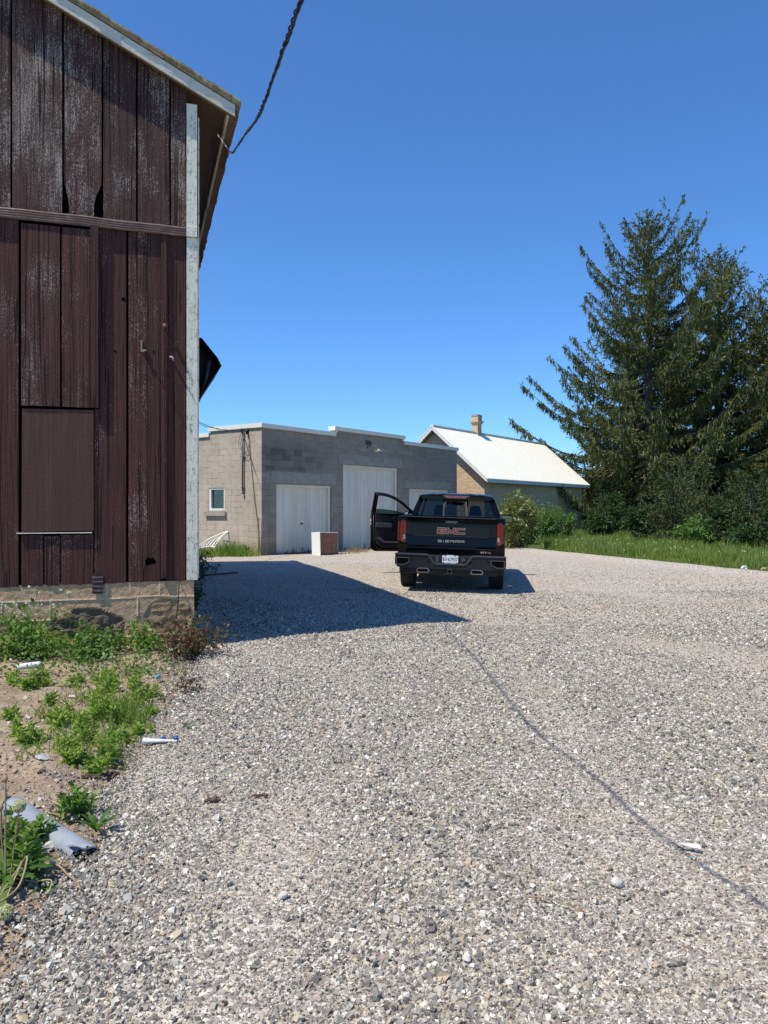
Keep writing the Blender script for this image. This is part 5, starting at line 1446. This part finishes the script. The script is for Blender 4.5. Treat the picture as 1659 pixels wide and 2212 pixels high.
for k, (x, y, H, W, mt, lab, n) in enumerate((
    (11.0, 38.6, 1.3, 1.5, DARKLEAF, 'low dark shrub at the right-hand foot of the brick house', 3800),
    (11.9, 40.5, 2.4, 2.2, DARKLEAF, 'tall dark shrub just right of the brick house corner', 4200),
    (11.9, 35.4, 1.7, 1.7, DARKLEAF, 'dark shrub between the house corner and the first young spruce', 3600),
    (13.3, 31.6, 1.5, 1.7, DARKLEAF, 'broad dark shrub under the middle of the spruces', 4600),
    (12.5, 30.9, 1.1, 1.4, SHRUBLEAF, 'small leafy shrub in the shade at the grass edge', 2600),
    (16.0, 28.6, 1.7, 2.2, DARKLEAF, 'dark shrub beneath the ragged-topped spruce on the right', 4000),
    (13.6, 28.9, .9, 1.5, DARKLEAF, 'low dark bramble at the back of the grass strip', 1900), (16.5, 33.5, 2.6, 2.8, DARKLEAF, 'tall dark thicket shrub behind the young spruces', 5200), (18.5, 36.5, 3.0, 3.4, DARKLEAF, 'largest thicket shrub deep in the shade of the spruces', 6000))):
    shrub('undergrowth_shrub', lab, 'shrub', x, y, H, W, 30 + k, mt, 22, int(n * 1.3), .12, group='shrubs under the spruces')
def small_tree(label, x, y, segs, seed, mat, nl=3600):
    rg = np.random.default_rng(seed)
    root = empty('small_tree', (x, y, 0), 0, label, 'tree')
    m = MB(); ends = []
    def grow(p, d, L, r, lev):
        pts = [p]; q = p.copy(); dd = d.copy()
        for i in range(6):
            dd = dd + Vector(rg.normal(0, .16, 3)) + Vector((0, 0, .05)); dd.normalize(); q = q + dd * L / 6; pts.append(q.copy())
        m.tube(pts, [r * (1 - .11 * i) for i in range(7)], 7 if lev == 0 else 5, cap=False)
        if lev < 3:
            for k in range(3 if lev else 4):
                t = pts[2 + int(rg.integers(0, 5))]; nd = (dd + Vector(rg.normal(0, .75, 3))); nd.normalize(); grow(t, nd, L * rg.uniform(.5, .75), r * .5, lev + 1)
        if lev >= 2: ends.extend(pts[2:])
    for s in segs: grow(Vector(s[0]), Vector(s[1]).normalized(), s[2], s[3], 0)
    m.build('trunk', TWIG, root, True, uv=False)
    E_ = np.array([tuple(e) for e in ends]); P = E_[rg.integers(0, len(E_), nl)] + rg.normal(0, .20, (nl, 3)); P[:, 2] = np.maximum(P[:, 2], .3)
    V, Fq = diamonds(P, unit(nl, rg) + np.array([0, 0, -.3]), .11 * rg.uniform(.6, 1.3, nl), .065, rg)
    link_mesh('crown', np_mesh('crown', V, Fq), mat, root)
small_tree('small crooked dark-stemmed tree leaning over the house corner', 14.2, 51.0, [((0, 0, 0), (-.25, 0, 1), 3.6, .16), ((.2, 0, 0), (.3, .1, 1), 3.0, .11)], 41, DARKLEAF, 4200)

# far wood along the horizon
rg = np.random.default_rng(50)
n = 9000
x = rg.uniform(-60, 140, n); y = rg.uniform(150, 190, n); hgt = 5 + 4 * vnoise(x * .12, x * 0 + 2, 5) + 1.5 * vnoise(x * .5, x * 0, 6)
P = np.stack([x, y, hgt * np.sqrt(rg.random(n)) - .3], 1)
V, Fq = diamonds(P, unit(n, rg) + np.array([0, 0, .4]), 2.4, 1.7, rg)
setprops(link_mesh('far_wood', np_mesh('far_wood', V, Fq), DARKLEAF), kind='stuff')

# ------------------------------------------------------------------ tall grass beyond the gravel
n = 120000
y = rng.uniform(15, 46, n); u = rng.random(n) ** 1.7 * 11.0
x = xr(y) + .02 + u
clump = vnoise(x * 1.3, y * 1.3, 91) * .6 + vnoise(x * 4, y * 4, 92) * .4
k = (rng.random(n) < .35 + .9 * clump) & ~((y > 27.6) & (x < 5.9 + (y - 27.6) * .15)) & (x < 30)
x, y, u, clump = x[k], y[k], u[k], clump[k]
hgt = (.08 + .50 * clump ** 1.3) * rng.uniform(.6, 1.25, len(x)) * np.clip(.55 + u * .6, .55, 1.1)
edge = np.interp(y, XR[:, 0], XR[:, 1])
z = -0.09 + 0.07 * smooth(0.0, 1.2, x - edge) + 0.02
D = np.stack([rng.normal(0, .22, len(x)), rng.normal(0, .22, len(x)), np.ones(len(x))], 1)
V, Fq = blades(np.stack([x, y, z], 1), D, hgt, .022 * rng.uniform(.6, 1.5, len(x)), 2, .28 * rng.random(len(x)))
setprops(link_mesh('tall_grass', np_mesh('tall_grass', V, Fq), GRASS), kind='stuff')
n = 70
y = rng.uniform(18, 32, n); x = xr(y) + rng.uniform(.2, 3.5, n)
P = np.stack([x, y, rng.uniform(.25, .5, n)], 1); P = np.repeat(P, 3, 0) + rng.normal(0, .012, (n * 3, 3))
V, Fq = diamonds(P, unit(n * 3), .03, .03)
setprops(link_mesh('meadow_flowers', np_mesh('meadow_flowers', V, Fq), PETAL), kind='stuff')

def grass_tuft(name, label, x, y, z, n, h, spread, seed, mat=GRASS, w=.012, cat='grass clump', group=None, droop=.35):
    rg = np.random.default_rng(seed)
    P = np.stack([rg.normal(0, spread, n), rg.normal(0, spread, n), np.zeros(n)], 1)
    D = np.stack([rg.normal(0, .32, n), rg.normal(0, .32, n), np.ones(n)], 1) + P * np.array([.8, .8, 0]) / max(spread, .02) * .12
    V, Fq = blades(P, D, h * rg.uniform(.5, 1.15, n), w * rg.uniform(.6, 1.4, n), 3, droop * rg.random(n) * 1.6, rg=rg)
    o = link_mesh(name, np_mesh(name, V, Fq), mat); o.location = (x, y, z)
    return setprops(o, label, cat, group)
# weeds in front of the garage side wall
for k, (x, y, h, sp, nn, mt, lab) in enumerate((
    (-5.85, 25.15, .40, .34, 900, GRASS, 'dark tall grass clump before the white bench, hard by the barn corner'),
    (-5.0, 25.35, .62, .24, 800, WEED, 'bright green weed clump right of the bench under the garage window'),
    (-6.35, 25.2, .42, .35, 700, DARKLEAF, 'shaded grass clump behind the barn trim, furthest left at the garage'),
    (-4.55, 25.2, .30, .20, 350, GRASS, 'short grass clump beside the rusty stub at the garage corner'))):
    grass_tuft('grass_clump', lab, x, y, -.02, nn, h, sp, 60 + k, mt, .022, group='grass clumps along the garage side wall')
grass_tuft('dry_grass_tuft', 'dry straw-coloured tuft at the foot of the tall garage door', -.95, 27.6, -.02, 260, .45, .22, 66, DRYSTEM, .012, 'grass tuft', droop=.9)
grass_tuft('green_sprigs', 'little green sprigs growing beside the rusty cabinet', -1.15, 26.7, -.02, 60, .22, .18, 67, GRASS, .016, 'weeds')
shrub('dark_shrub', 'dark shaded shrub crouching against the barn side behind the corner', 'shrub', -2.95, 11.7, .55, .42, 68, DARKLEAF, 14, 1100, .05, arch=.5)
shrub('dark_shrub', 'second shaded weed bush further along the barn side', 'shrub', -4.15, 17.2, .55, .8, 69, DARKLEAF, 14, 1200, .05, arch=.5)

# ------------------------------------------------------------------ weeds on the soil bank
def sh1(x, y): return float(max(SH(x, y), HH(x, y) if x > xl(y) else -9))
def ground_cover(name, poly_fn, n, mat, lsz, hmax, seed, kind='stuff'):
    rg = np.random.default_rng(seed)
    y = rg.uniform(2.4, 8.85, n); x = xl(y) - rg.uniform(-.15, 4.2, n)
    d = poly_fn(x, y); k = rg.random(n) < d
    x, y, d = x[k], y[k], d[k]
    h = hmax * (.25 + .75 * rg.random(len(x))) * (.35 + .75 * d)
    P = np.stack([x, y, SH(x, y) + h], 1)
    D = np.stack([rg.normal(0, 1, len(x)), rg.normal(0, 1, len(x)) - .25, rg.normal(.35, .5, len(x))], 1)
    V, Fq = diamonds(P, D, lsz * rg.uniform(.5, 1.4, len(x)), lsz * .8 * rg.uniform(.6, 1.2, len(x)), rg, .2)
    return setprops(link_mesh(name, np_mesh(name, V, Fq), mat), kind=kind)
def near_wall(x, y):
    dw = (8.62 - y) - .318 * (x + 2.14) * -1       # distance in front of the foundation
    dw = (8.78 + .318 * (x + 2.14)) - y
    nz = vnoise(x * 1.9, y * 1.9, 101) * .65 + vnoise(x * 5, y * 5, 102) * .35
    return smooth(2.3, .7, dw + 1.3 * (nz - .5)) * smooth(-.05, .06, dw) * smooth(.36, .58, nz + .12 * smooth(1.4, .3, dw)) * smooth(.1, .5, xl(y) - x)
ground_cover('clover_patch', near_wall, 27000, CLOVER, .042, .17, 111)
def strip(x, y):
    d = xl(y) - x; nz = vnoise(x * 2.4, y * 2.4, 121) * .6 + vnoise(x * 6, y * 6, 122) * .4
    return smooth(1.35, .5, d + .6 * (nz - .5)) * smooth(-.08, .12, d) * smooth(4.5, 5.1, y) * smooth(8.2, 7.0, y) * smooth(.42, .60, nz)
rg = np.random.default_rng(131)
n = 9000
y = rg.uniform(4.5, 8.2, n); x = xl(y) - rg.uniform(-.15, 1.9, n); k = rg.random(n) < strip(x, y) * .7
x, y = x[k], y[k]
D = np.stack([rg.normal(0, .5, len(x)), rg.normal(0, .5, len(x)), np.ones(len(x))], 1)
V, Fq = blades(np.stack([x, y, SH(x, y)], 1), D, rg.uniform(.06, .17, len(x)), .0085, 3, .5 * rg.random(len(x)), rg=rg)
setprops(link_mesh('short_grass', np_mesh('short_grass', V, Fq), GRASS), kind='stuff')

def leafy_weed(x, y, h, n_st, seed, mat=LANCE, lw=.016, ll=.08):
    """upright stems ringed with narrow leaves"""
    rg = np.random.default_rng(seed)
    root = empty('leafy_weed', (x, y, sh1(x, y) - .005), rg.uniform(0, 6))
    st = MB(); P = []; D = []; Ls = []
    for i in range(n_st):
        az = rg.uniform(0, 6.28); t = np.array([math.cos(az) * rg.uniform(.1, .6), math.sin(az) * rg.uniform(.1, .6), 1.0]); t /= np.linalg.norm(t)
        hh = h * rg.uniform(.55, 1.1); b0 = rg.normal(0, .03, 3); b0[2] = 0
        st.tube([tuple(b0), tuple(b0 + t * hh * .5), tuple(b0 + t * hh)], [.0028, .0024, .0012], 4, cap=False)
        nl = int(9 + hh * 70)
        for q in range(nl):
            s = (q + rg.random()) / nl
            a2 = q * 2.4; o = np.array([math.cos(a2), math.sin(a2), .35 + 1.1 * s])
            P.append(b0 + t * hh * s); D.append(o); Ls.append(ll * (1.15 - .55 * s) * rg.uniform(.7, 1.2))
    st.build('stems', STEMG, root, uv=False)
    V, Fq = blades(np.array(P), np.array(D), np.array(Ls), lw, 3, .35, 'lance', .18, rg=rg)
    link_mesh('leaves', np_mesh('leaves', V, Fq), mat, root)
    return root
def near_px(px_, py_, z=0.0):          # rough ground spot of a weed noted in the photo, used once to write this list
    d = 1661 * (EYE - z) / (py_ - 1096); return ((px_ - 829.5) / 1661 * d, d)
spots = [(40, 1600, .13), (20, 1560, .10), (62, 1615, .12), (120, 1575, .14), (150, 1560, .13), (175, 1580, .16), (205, 1560, .16), (230, 1545, .18), (255, 1560, .17), (280, 1530, .16), (300, 1510, .18), (240, 1500, .15), (200, 1520, .13),
         (320, 1505, .15), (150, 1640, .13), (165, 1655, .12), (235, 1640, .15), (262, 1600, .14), (60, 1500, .13), (100, 1490, .14), (160, 1490, .14), (30, 1490, .12), (225, 1480, .12), (290, 1485, .12), (190, 1610, .12), (215, 1665, .15), (240, 1625, .16), (330, 1540, .09), (110, 1530, .1), (310, 1588, .07)]
lw = []
for k, (a, b_, h) in enumerate(spots):
    x, y = near_px(a, b_)
    o = leafy_weed(x, y, h, 5 + k % 4, 200 + k)
    lw.append((o, x, y))
marks = [('flat grey stone', near_px(92, 1656)), ('dead stick', near_px(208, 1674)), ('white paper cup', near_px(62, 1466)), ('crushed white tube', near_px(338, 1612)), ('bright grass tufts', near_px(265, 1545)), ('teal scrap', near_px(342, 1475))]
ordn = ['nearest', 'second nearest', 'third nearest', 'fourth nearest', 'fifth nearest', 'sixth nearest', 'seventh nearest', 'eighth nearest', 'ninth nearest', 'tenth nearest', 'eleventh nearest', 'twelfth nearest', 'thirteenth nearest', 'fourteenth nearest', 'fifteenth nearest']
near_of = {}
for o, x, y in lw:
    d, nm = min((math.hypot(x - p[0], y - p[1]), nm) for nm, p in marks); near_of.setdefault(nm, []).append((d, o))
for nm, lst in near_of.items():
    for r_k, (d, o) in enumerate(sorted(lst, key=lambda t: t[0])):
        setprops(o, 'pale green narrow-leaved weed clump, %s to the %s' % (ordn[r_k], nm), 'weed', 'narrow-leaved weeds on the soil bank')
for k, (a, b_, h, lab) in enumerate(((80, 1812, .12, 'bushy weed growing over the pale plastic pipe'), (165, 1755, .17, 'dense leafy weed just behind the pale plastic pipe'), (60, 1880, .19, 'leafy weed between the pale pipe and the dandelion seed heads'), (14, 1850, .2, 'weed clump beside the tall bare dandelion stems'))):
    x, y = near_px(a, b_)
    setprops(leafy_weed(x, y, h, 9, 260 + k, WEED, .020, .085), lab, 'weed')
# tall grass tuft in the strip
for k, (a, b_, h) in enumerate(((265, 1545, .26), (290, 1560, .22), (245, 1560, .2))):
    x, y = near_px(a, b_); grass_tuft('grass_tuft', ('tallest upright bright grass tuft among the weeds, middle of three', 'upright bright grass tuft among the weeds, closest of three to the gravel', 'shortest upright grass tuft among the weeds, farthest of three from the gravel')[k], x, y, sh1(x, y), 130, h, .05, 280 + k, GRASS, .006, 'grass tuft', 'grass tufts on the soil bank')
def rosette(label, x, y, n, L, W, seed, up=.6, cat='dandelion', heads=(), name='dandelion_plant'):
    rg = np.random.default_rng(seed)
    root = empty(name, (x, y, sh1(x, y)), 0, label, cat)
    az = np.arange(n) * 2.4 + rg.normal(0, .3, n)
    D = np.stack([np.cos(az), np.sin(az), up * rg.uniform(.3, 1.7, n)], 1)
    sd = np.stack([-np.sin(az), np.cos(az), np.zeros(n)], 1)
    V, Fq = blades(np.zeros((n, 3)) + np.array([0, 0, .01]), D, L * rg.uniform(.6, 1.15, n), W, 11, .45, 'jag', .12, sd, rg)
    link_mesh('leaves', np_mesh('leaves', V, Fq), DANDLEAF, root)
    for pts, r, head in heads:
        m = MB(); m.tube(cr_spline(pts, 6), r, 6); s = m.build('flower_stem', plain('pinkish_stem', (.33, .24, .14), .6, .3, var=.3) if head != 'g' else STEMG, root, True, uv=False)
        if head == 'puff':
            c = np.array(pts[-1]); nn = 420; d = unit(nn, rg)
            V, Fq = diamonds(np.repeat(c[None], nn, 0) + d * .006, d, .024, .005, rg); Vh, Fh = diamonds(np.repeat(c[None], nn, 0) + d * .026, np.cross(d, unit(nn, rg)), .009, .008, rg)
            Va, Fa = merge((V, Fq), (Vh, Fh)); link_mesh('seed_head', np_mesh('seed_head', Va, Fa), PUFF, s)
        if head == 'bud':
            mm = MB(); mm.lathe([(.003, -.012), (.010, -.004), (.012, .004), (.008, .014), (.002, .018)], 'z', pts[-1], 8); mm.build('spent_head', DRYSTEM, s, True)
    return root
x, y = near_px(22, 1905)
rosette('large dandelion with tall stems, dropped stalks and fluffy seed heads', x, y, 26, .26, .052, 301, .55, heads=[
    ([(0, 0, 0), (.01, .01, .12), (.03, .0, .24), (.048, -.02, .325)], .0035, 'puff'), ([(-.02, 0, 0), (-.03, .02, .2), (-.035, .03, .42)], .004, 'bud'), ([(-.03, .03, 0), (-.05, .03, .15), (-.05, .02, .30)], .004, 'bud'),
    ([(.02, -.02, .02), (.10, -.06, .13), (.11, -.16, .05), (.06, -.28, .028)], .004, 'puff'), ([(.02, -.02, .02), (.07, -.04, .10), (.085, -.2, .03), (.13, -.30, .022)], .0035, 'puff'),
    ([(.03, .0, .02), (.16, .04, .055), (.25, .0, .02), (.30, -.04, .012), (.34, -.1, .012)], .0035, None), ([(.03, -.02, .02), (.12, -.05, .02), (.20, -.06, .03), (.22, -.12, .012)], .0035, None), ([(.02, -.03, .02), (.06, -.08, .07), (.04, -.2, .012)], .003, None)])
x, y = near_px(208, 1800)
rosette('dandelion with long upright leaves at the gravel edge beside the pale pipe', x, y, 12, .19, .032, 302, 1.9)
x, y = near_px(205, 1650)
rosette('broad-leaved dandelion rosette by the dead stick', x, y, 14, .20, .040, 303, .9)
x, y = near_px(402, 1574)
rosette('tiny dandelion sprouting alone in the gravel', x, y, 6, .12, .020, 304, 1.6)
x, y = near_px(75, 1620)
rosette('small pale rosette alone on the bare soil', x, y, 9, .13, .030, 305, .5, 'weed', name='weed_rosette')
x, y = near_px(100, 1905)
rosette('low dandelion leaves spread over the gravel beside the dropped stalks', x, y, 9, .17, .042, 306, .35)
# broad leaf plants near the foundation
def broad(label, x, y, h, w, n, seed, mat=CLOVER, lsz=.06, name='leafy_plant', cat='plant', group=None):
    return shrub(name, label, cat, x, y, h, w, seed, mat, 12, n, lsz, arch=.4, group=group, z0=sh1(x, y) - .02)
B3 = Vector((-2.14, 8.85, 0)); BX = Vector((math.cos(BA), math.sin(BA), 0)); BYv = Vector((-math.sin(BA), math.cos(BA), 0))
def bl_(lx, ly): p = B3 + BX * lx + BYv * ly; return p.x, p.y
broad('tall leafy plant mound under the white wildflowers by the foundation', *bl_(-1.78, -.36), .33, .62, 1700, 311, WEED, .055)
broad('rounded leafy plant in the middle of the foundation', *bl_(-1.10, -.48), .26, .50, 1300, 312, CLOVER, .05)
broad('small light leafy plant close against the foundation', *bl_(-.62, -.18), .25, .20, 320, 313, WEED, .055)
broad('leafy mound low in front of the foundation, furthest from the barn corner', *bl_(-2.35, -.5), .28, .6, 1400, 314, CLOVER, .05)
# rose briar with reddish leaves at the corner
x, y = bl_(-.12, -.52)
shrub('rose_briar', 'sprawling briar with reddish leaves at the barn corner beside the gravel', 'briar', x, y, .42, .72, 321, ROSELEAF, 26, 900, .05, arch=.9, z0=sh1(x, y) - .01)
x, y = bl_(-.02, -.10)
shrub('rose_briar', 'thin red-leaved shoot standing at the very corner of the foundation', 'shoot', x, y, .36, .16, 322, ROSELEAF, 4, 60, .055, arch=.0, z0=sh1(x, y) - .01)
x, y = near_px(398, 1497)
shrub('rose_briar', 'little reddish seedling alone in the gravel below the briar', 'seedling', x, y, .12, .16, 323, ROSELEAF, 6, 70, .04, arch=.4, z0=sh1(x, y) - .01)
# tall stalks with white flowers
rg = np.random.default_rng(331)
for k in range(9):
    lx = -2.05 + .085 * k + rg.uniform(-.035, .035); ly = -.22 - .12 * rg.random()
    x, y = bl_(lx, ly); h = rg.uniform(.45, .74)
    root = empty('white_wildflower', (x, y, sh1(x, y)), rg.uniform(0, 6), 'thin white-flowered stalk in front of the foundation, %s of nine from the left' % ('first', 'second', 'third', 'fourth', 'fifth', 'sixth', 'seventh', 'eighth', 'ninth')[k], 'wildflower', 'white wildflowers by the foundation')
    m = MB(); tips = []
    m.tube([(0, 0, 0), (.01, .01, h * .5), (.03, .0, h)], [.0025, .002, .001], 4, cap=False); tips.append((.03, 0, h))
    for q in range(4):
        a = rg.uniform(0, 6.28); z = h * rg.uniform(.55, .9); e = (.02 + .10 * math.cos(a), .10 * math.sin(a), z + .09); m.tube([(.015, .005, z), e], .0012, 4, cap=False); tips.append(e)
    m.build('stalk', STEMG, root, uv=False)
    P = np.repeat(np.array(tips), 5, 0) + rg.normal(0, .007, (len(tips) * 5, 3)); V, Fq = diamonds(P, unit(len(P), rg), .018, .015, rg)
    link_mesh('blossoms', np_mesh('blossoms', V, Fq), PETAL, root)
    P = np.stack([rg.normal(0, .015, 12), rg.normal(0, .015, 12), rg.uniform(.05, h * .7, 12)], 1)
    V, Fq = blades(P, np.stack([rg.normal(0, 1, 12), rg.normal(0, 1, 12), rg.uniform(.2, 1, 12)], 1), .07, .012, 3, .4, 'lance', rg=rg)
    link_mesh('leaves', np_mesh('leaves', V, Fq), WEED, root)

# ------------------------------------------------------------------ litter, sticks and stones
def half_pipe(L, r, ang, seed):
    rg = np.random.default_rng(seed); m = MB(); nu, nv = 40, 22
    def P(u, v, rr):
        a = R(90 + ang / 2 - ang * v)
        x = L * u
        if u > .5: x -= (1 - u) * 0 + (.10 * max(0, math.sin((v - .12) * 9.5)) ** 2 if u > .97 and v < .5 else 0)
        fl = rr * (1 + .10 * (u - .5) ** 2) * (1 + .04 * math.sin(u * 7 + v * 3))
        return (x - L / 2, fl * math.cos(a) * 1.05, fl * math.sin(a))
    vs = []; fs = []
    for lay, rr in enumerate((r, r - .006)):
        for i in range(nu + 1):
            for j in range(nv + 1): vs.append(P(i / nu, j / nv, rr))
    W = nv + 1; Bn = (nu + 1) * W
    hole = lambda i, j: (1 < i < 6 + (j > 2) * -2 and j < 5) or (i > nu - 4 and 2 < j < 6) or (nu // 2 - 4 < i < nu // 2 + 2 and j < 3) or (i == nu - 1 and j % 7 == 3)
    for i in range(nu):
        for j in range(nv):
            if hole(i, j): continue
            a, b_, c_, d_ = i*W+j, (i+1)*W+j, (i+1)*W+j+1, i*W+j+1
            fs.append((a, b_, c_, d_)); fs.append((Bn+d_, Bn+c_, Bn+b_, Bn+a))
    for i in range(nu):
        for j in (0, nv): fs.append((i*W+j, (i+1)*W+j, Bn+(i+1)*W+j, Bn+i*W+j))
    for j in range(nv):
        for i in (0, nu): fs.append((i*W+j, i*W+j+1, Bn+i*W+j+1, Bn+i*W+j))
    m.add(vs, fs); return m
(ax, ay), (bx_, by_) = near_px(32, 1758), near_px(188, 1842)
L = math.hypot(bx_ - ax, by_ - ay) * 1.06
o = half_pipe(L, .058, 215, 1).build('plastic_pipe', PVC, None, True, loc=((ax + bx_) / 2, (ay + by_) / 2, sh1((ax + bx_) / 2, (ay + by_) / 2) + .022), rot=(0, R(4), math.atan2(by_ - ay, bx_ - ax)))
setprops(o, 'broken length of pale grey plastic pipe lying among the weeds', 'pipe')
x, y = near_px(62, 1466); rg = np.random.default_rng(5)
m = MB(); m.lathe([(.0, -.105), (.024, -.104), (.027, -.08), (.029, .02), (.027, .09), (.024, .105), (.0, .106)], 'x', (0, 0, 0), 18)
o = m.build('white_cup', LITTERW, None, True, loc=(x, y, sh1(x, y) + .08), rot=(0, R(-6), R(12))); setprops(o, 'white rolled paper cup lying in the weeds below the foundation', 'litter')
x, y = near_px(338, 1612)
m = MB()
pts = [[(.0 + .22 * u, .035 * math.cos(a) * (1 - u * .75), .02 + .020 * math.sin(a) * (1 - u * .9) - .012 * u) for a in np.linspace(.4, 5.2, 12)] for u in np.linspace(0, 1, 9)]
vs = [p for row in pts for p in row]; m.add(vs, [(i*12+j, (i+1)*12+j, (i+1)*12+j+1, i*12+j+1) for i in range(8) for j in range(11)])
tb = m.build('crushed_tube', LITTERW, None, True, loc=(x - .09, y, float(HH(x, y)) + .01), rot=(0, 0, R(12))); setprops(tb, 'crushed white tube with blue scraps on the gravel edge', 'litter')
def crumple(name, mat, loc, s, seed, label, cat, parent=None, flat=.6):
    rg = np.random.default_rng(seed); me = bpy.data.meshes.new(name); bm_ = bmesh.new(); bmesh.ops.create_icosphere(bm_, subdivisions=2 if cat == 'stone' else 3, radius=1)
    for v in bm_.verts:
        p = v.co; k = .75 + .5 * float(fbm(np.array(p.x * 1.6 + seed), np.array(p.y * 1.6 + p.z * 1.3), seed, 3)) * 2
        v.co = Vector((p.x * s[0], p.y * s[1], p.z * s[2])) * k
    bm_.to_mesh(me); bm_.free()
    if cat == 'stone': me.polygons.foreach_set('use_smooth', [False] * len(me.polygons))
    o = link_mesh(name, me, mat, parent); o.location = loc; o.rotation_euler = (0, 0, rg.uniform(0, 3))
    if label: setprops(o, label, cat)
    return o
for k, (a, b_) in enumerate(((353, 1605), (380, 1604))):
    x2, y2 = near_px(a, b_); crumple('blue_scrap', LITTERB, (x2, y2, float(HH(x2, y2)) + .022), (.03, .02, .018) if k == 0 else (.02, .016, .02), 70 + k, ('larger blue plastic scrap beside the crushed white tube', 'smaller blue plastic scrap at the far end of the crushed white tube')[k], 'litter')
x, y = near_px(342, 1475); crumple('bottle_scrap', plain('teal_scrap', (.10, .30, .38), .3, .6), (x, y, sh1(x, y) + .06), (.05, .03, .03), 73, 'small teal plastic scrap half hidden under the briar', 'litter')
x, y = near_px(1487, 1843)
m = MB(); m.add([(-.06, .018, .006), (-.01, -.012, .012), (.055, -.016, .008), (.05, .0, .02), (.06, .016, .006), (.0, .016, .016)], [(0, 1, 5), (1, 2, 3, 5), (3, 4, 5)])
o = m.build('paper_scrap', LITTERW, None, loc=(x, y, float(HH(x, y)) + .02), rot=(0, 0, R(-20))); setprops(o, 'torn scrap of white paper lying in the cable shadow on the gravel', 'litter')
x, y = near_px(2790 / 1.736, 2145 / 1.736)
crumple('white_bag', LITTERW, (x, y, float(HH(x, y)) + .05), (.12, .08, .06), 75, 'crumpled white bag on the gravel bank by the grass', 'litter')
x, y = near_px(1655, 1234); crumple('brown_brick', ROCKT, (x, y, float(HH(x, y)) + .05), (.14, .09, .07), 76, 'brown broken brick on the gravel bank by the grass', 'brick')
for name, mat, a, b_, s, lab, sd in (
    ('limestone_rock', ROCKW, 468, 1772, (.040, .028, .022), 'white rock on the gravel just below the two wood chips', 81),
    ('limestone_rock', ROCKW, 1332, 1917, (.038, .032, .026), 'large white angular rock above the small red stone in the gravel', 82),
    ('limestone_rock', ROCKW, 108, 1826, (.05, .03, .026), 'pale rock under the weeds at the lower end of the plastic pipe', 83),
    ('flat_stone', ROCKG, 92, 1656, (.095, .05, .014), 'flat grey stone on the bare soil left of the dead stick', 84),
    ('tan_stone', ROCKT, 88, 1682, (.042, .03, .028), 'rounded tan stone just below the flat grey stone', 85),
    ('tan_stone', ROCKT, 310, 1690, (.022, .018, .014), 'small tan stone on the gravel right of the dead stick', 86),
    ('limestone_rock', ROCKW, 1010, 2085, (.03, .022, .02), 'white rock in the gravel, nearest one to the camera', 87),
    ('limestone_rock', ROCKW, 610, 1945, (.03, .02, .02), 'white rock in the gravel left of the middle foreground', 88),
    ('red_stone', plain('red_stone', (.22, .09, .06), .9, .2, var=.2), 1257, 1983, (.018, .014, .014), 'small red stone in the gravel below the large white rock', 89)):
    x, y = near_px(a, b_); crumple(name, mat, (x, y, sh1(x, y) + s[2] * .7), s, sd, lab, 'stone')
def stick(label, a, b_, L, r, ang, sd, mat=WOOD, name='wood_chip', cat='wood chip', side=1):
    x, y = near_px(a, b_); rg = np.random.default_rng(sd); m = MB()
    m.tube([(-L / 2 + L * t, rg.normal(0, r * .35), rg.normal(0, r * .25)) for t in np.linspace(0, 1, 8)], [r * rg.uniform(.6, 1.15) * (.55 if i in (0, 7) else 1) for i in range(8)], 8)
    o = m.build(name, mat, None, False, loc=(x, y, sh1(x, y) + r * .8 + .008), rot=(0, 0, R(ang))); setprops(o, label, cat)
stick('dark dead stick lying across the soil and gravel edge', 208, 1674, .27, .017, 14, 91, plain('rotten_bark', (.085, .055, .042), .95, .2, var=.5, scale=40, bump=.7), 'dead_stick', 'stick')
stick('dark grey wood chip on the gravel, left one of two', 458, 1733, .085, .014, 8, 92)
stick('brown wood chip on the gravel, right one of two', 563, 1722, .085, .010, 3, 93, plain('brown_chip', (.12, .06, .045), .9, .2, var=.4, scale=40, bump=.5))
m = MB(); x, y = near_px(1200, 1960); m.tube([(-.12, .04, .012), (-.02, .0, .022), (.05, -.05, .014), (.1, -.10, .010)], [.002, .003, .0025, .001], 5)
o = m.build('dry_stalk', DRYSTEM, None, loc=(x, y, float(HH(x, y)) + .006)); setprops(o, 'thin dry stalk lying on the gravel left of the white angular rock', 'stalk')
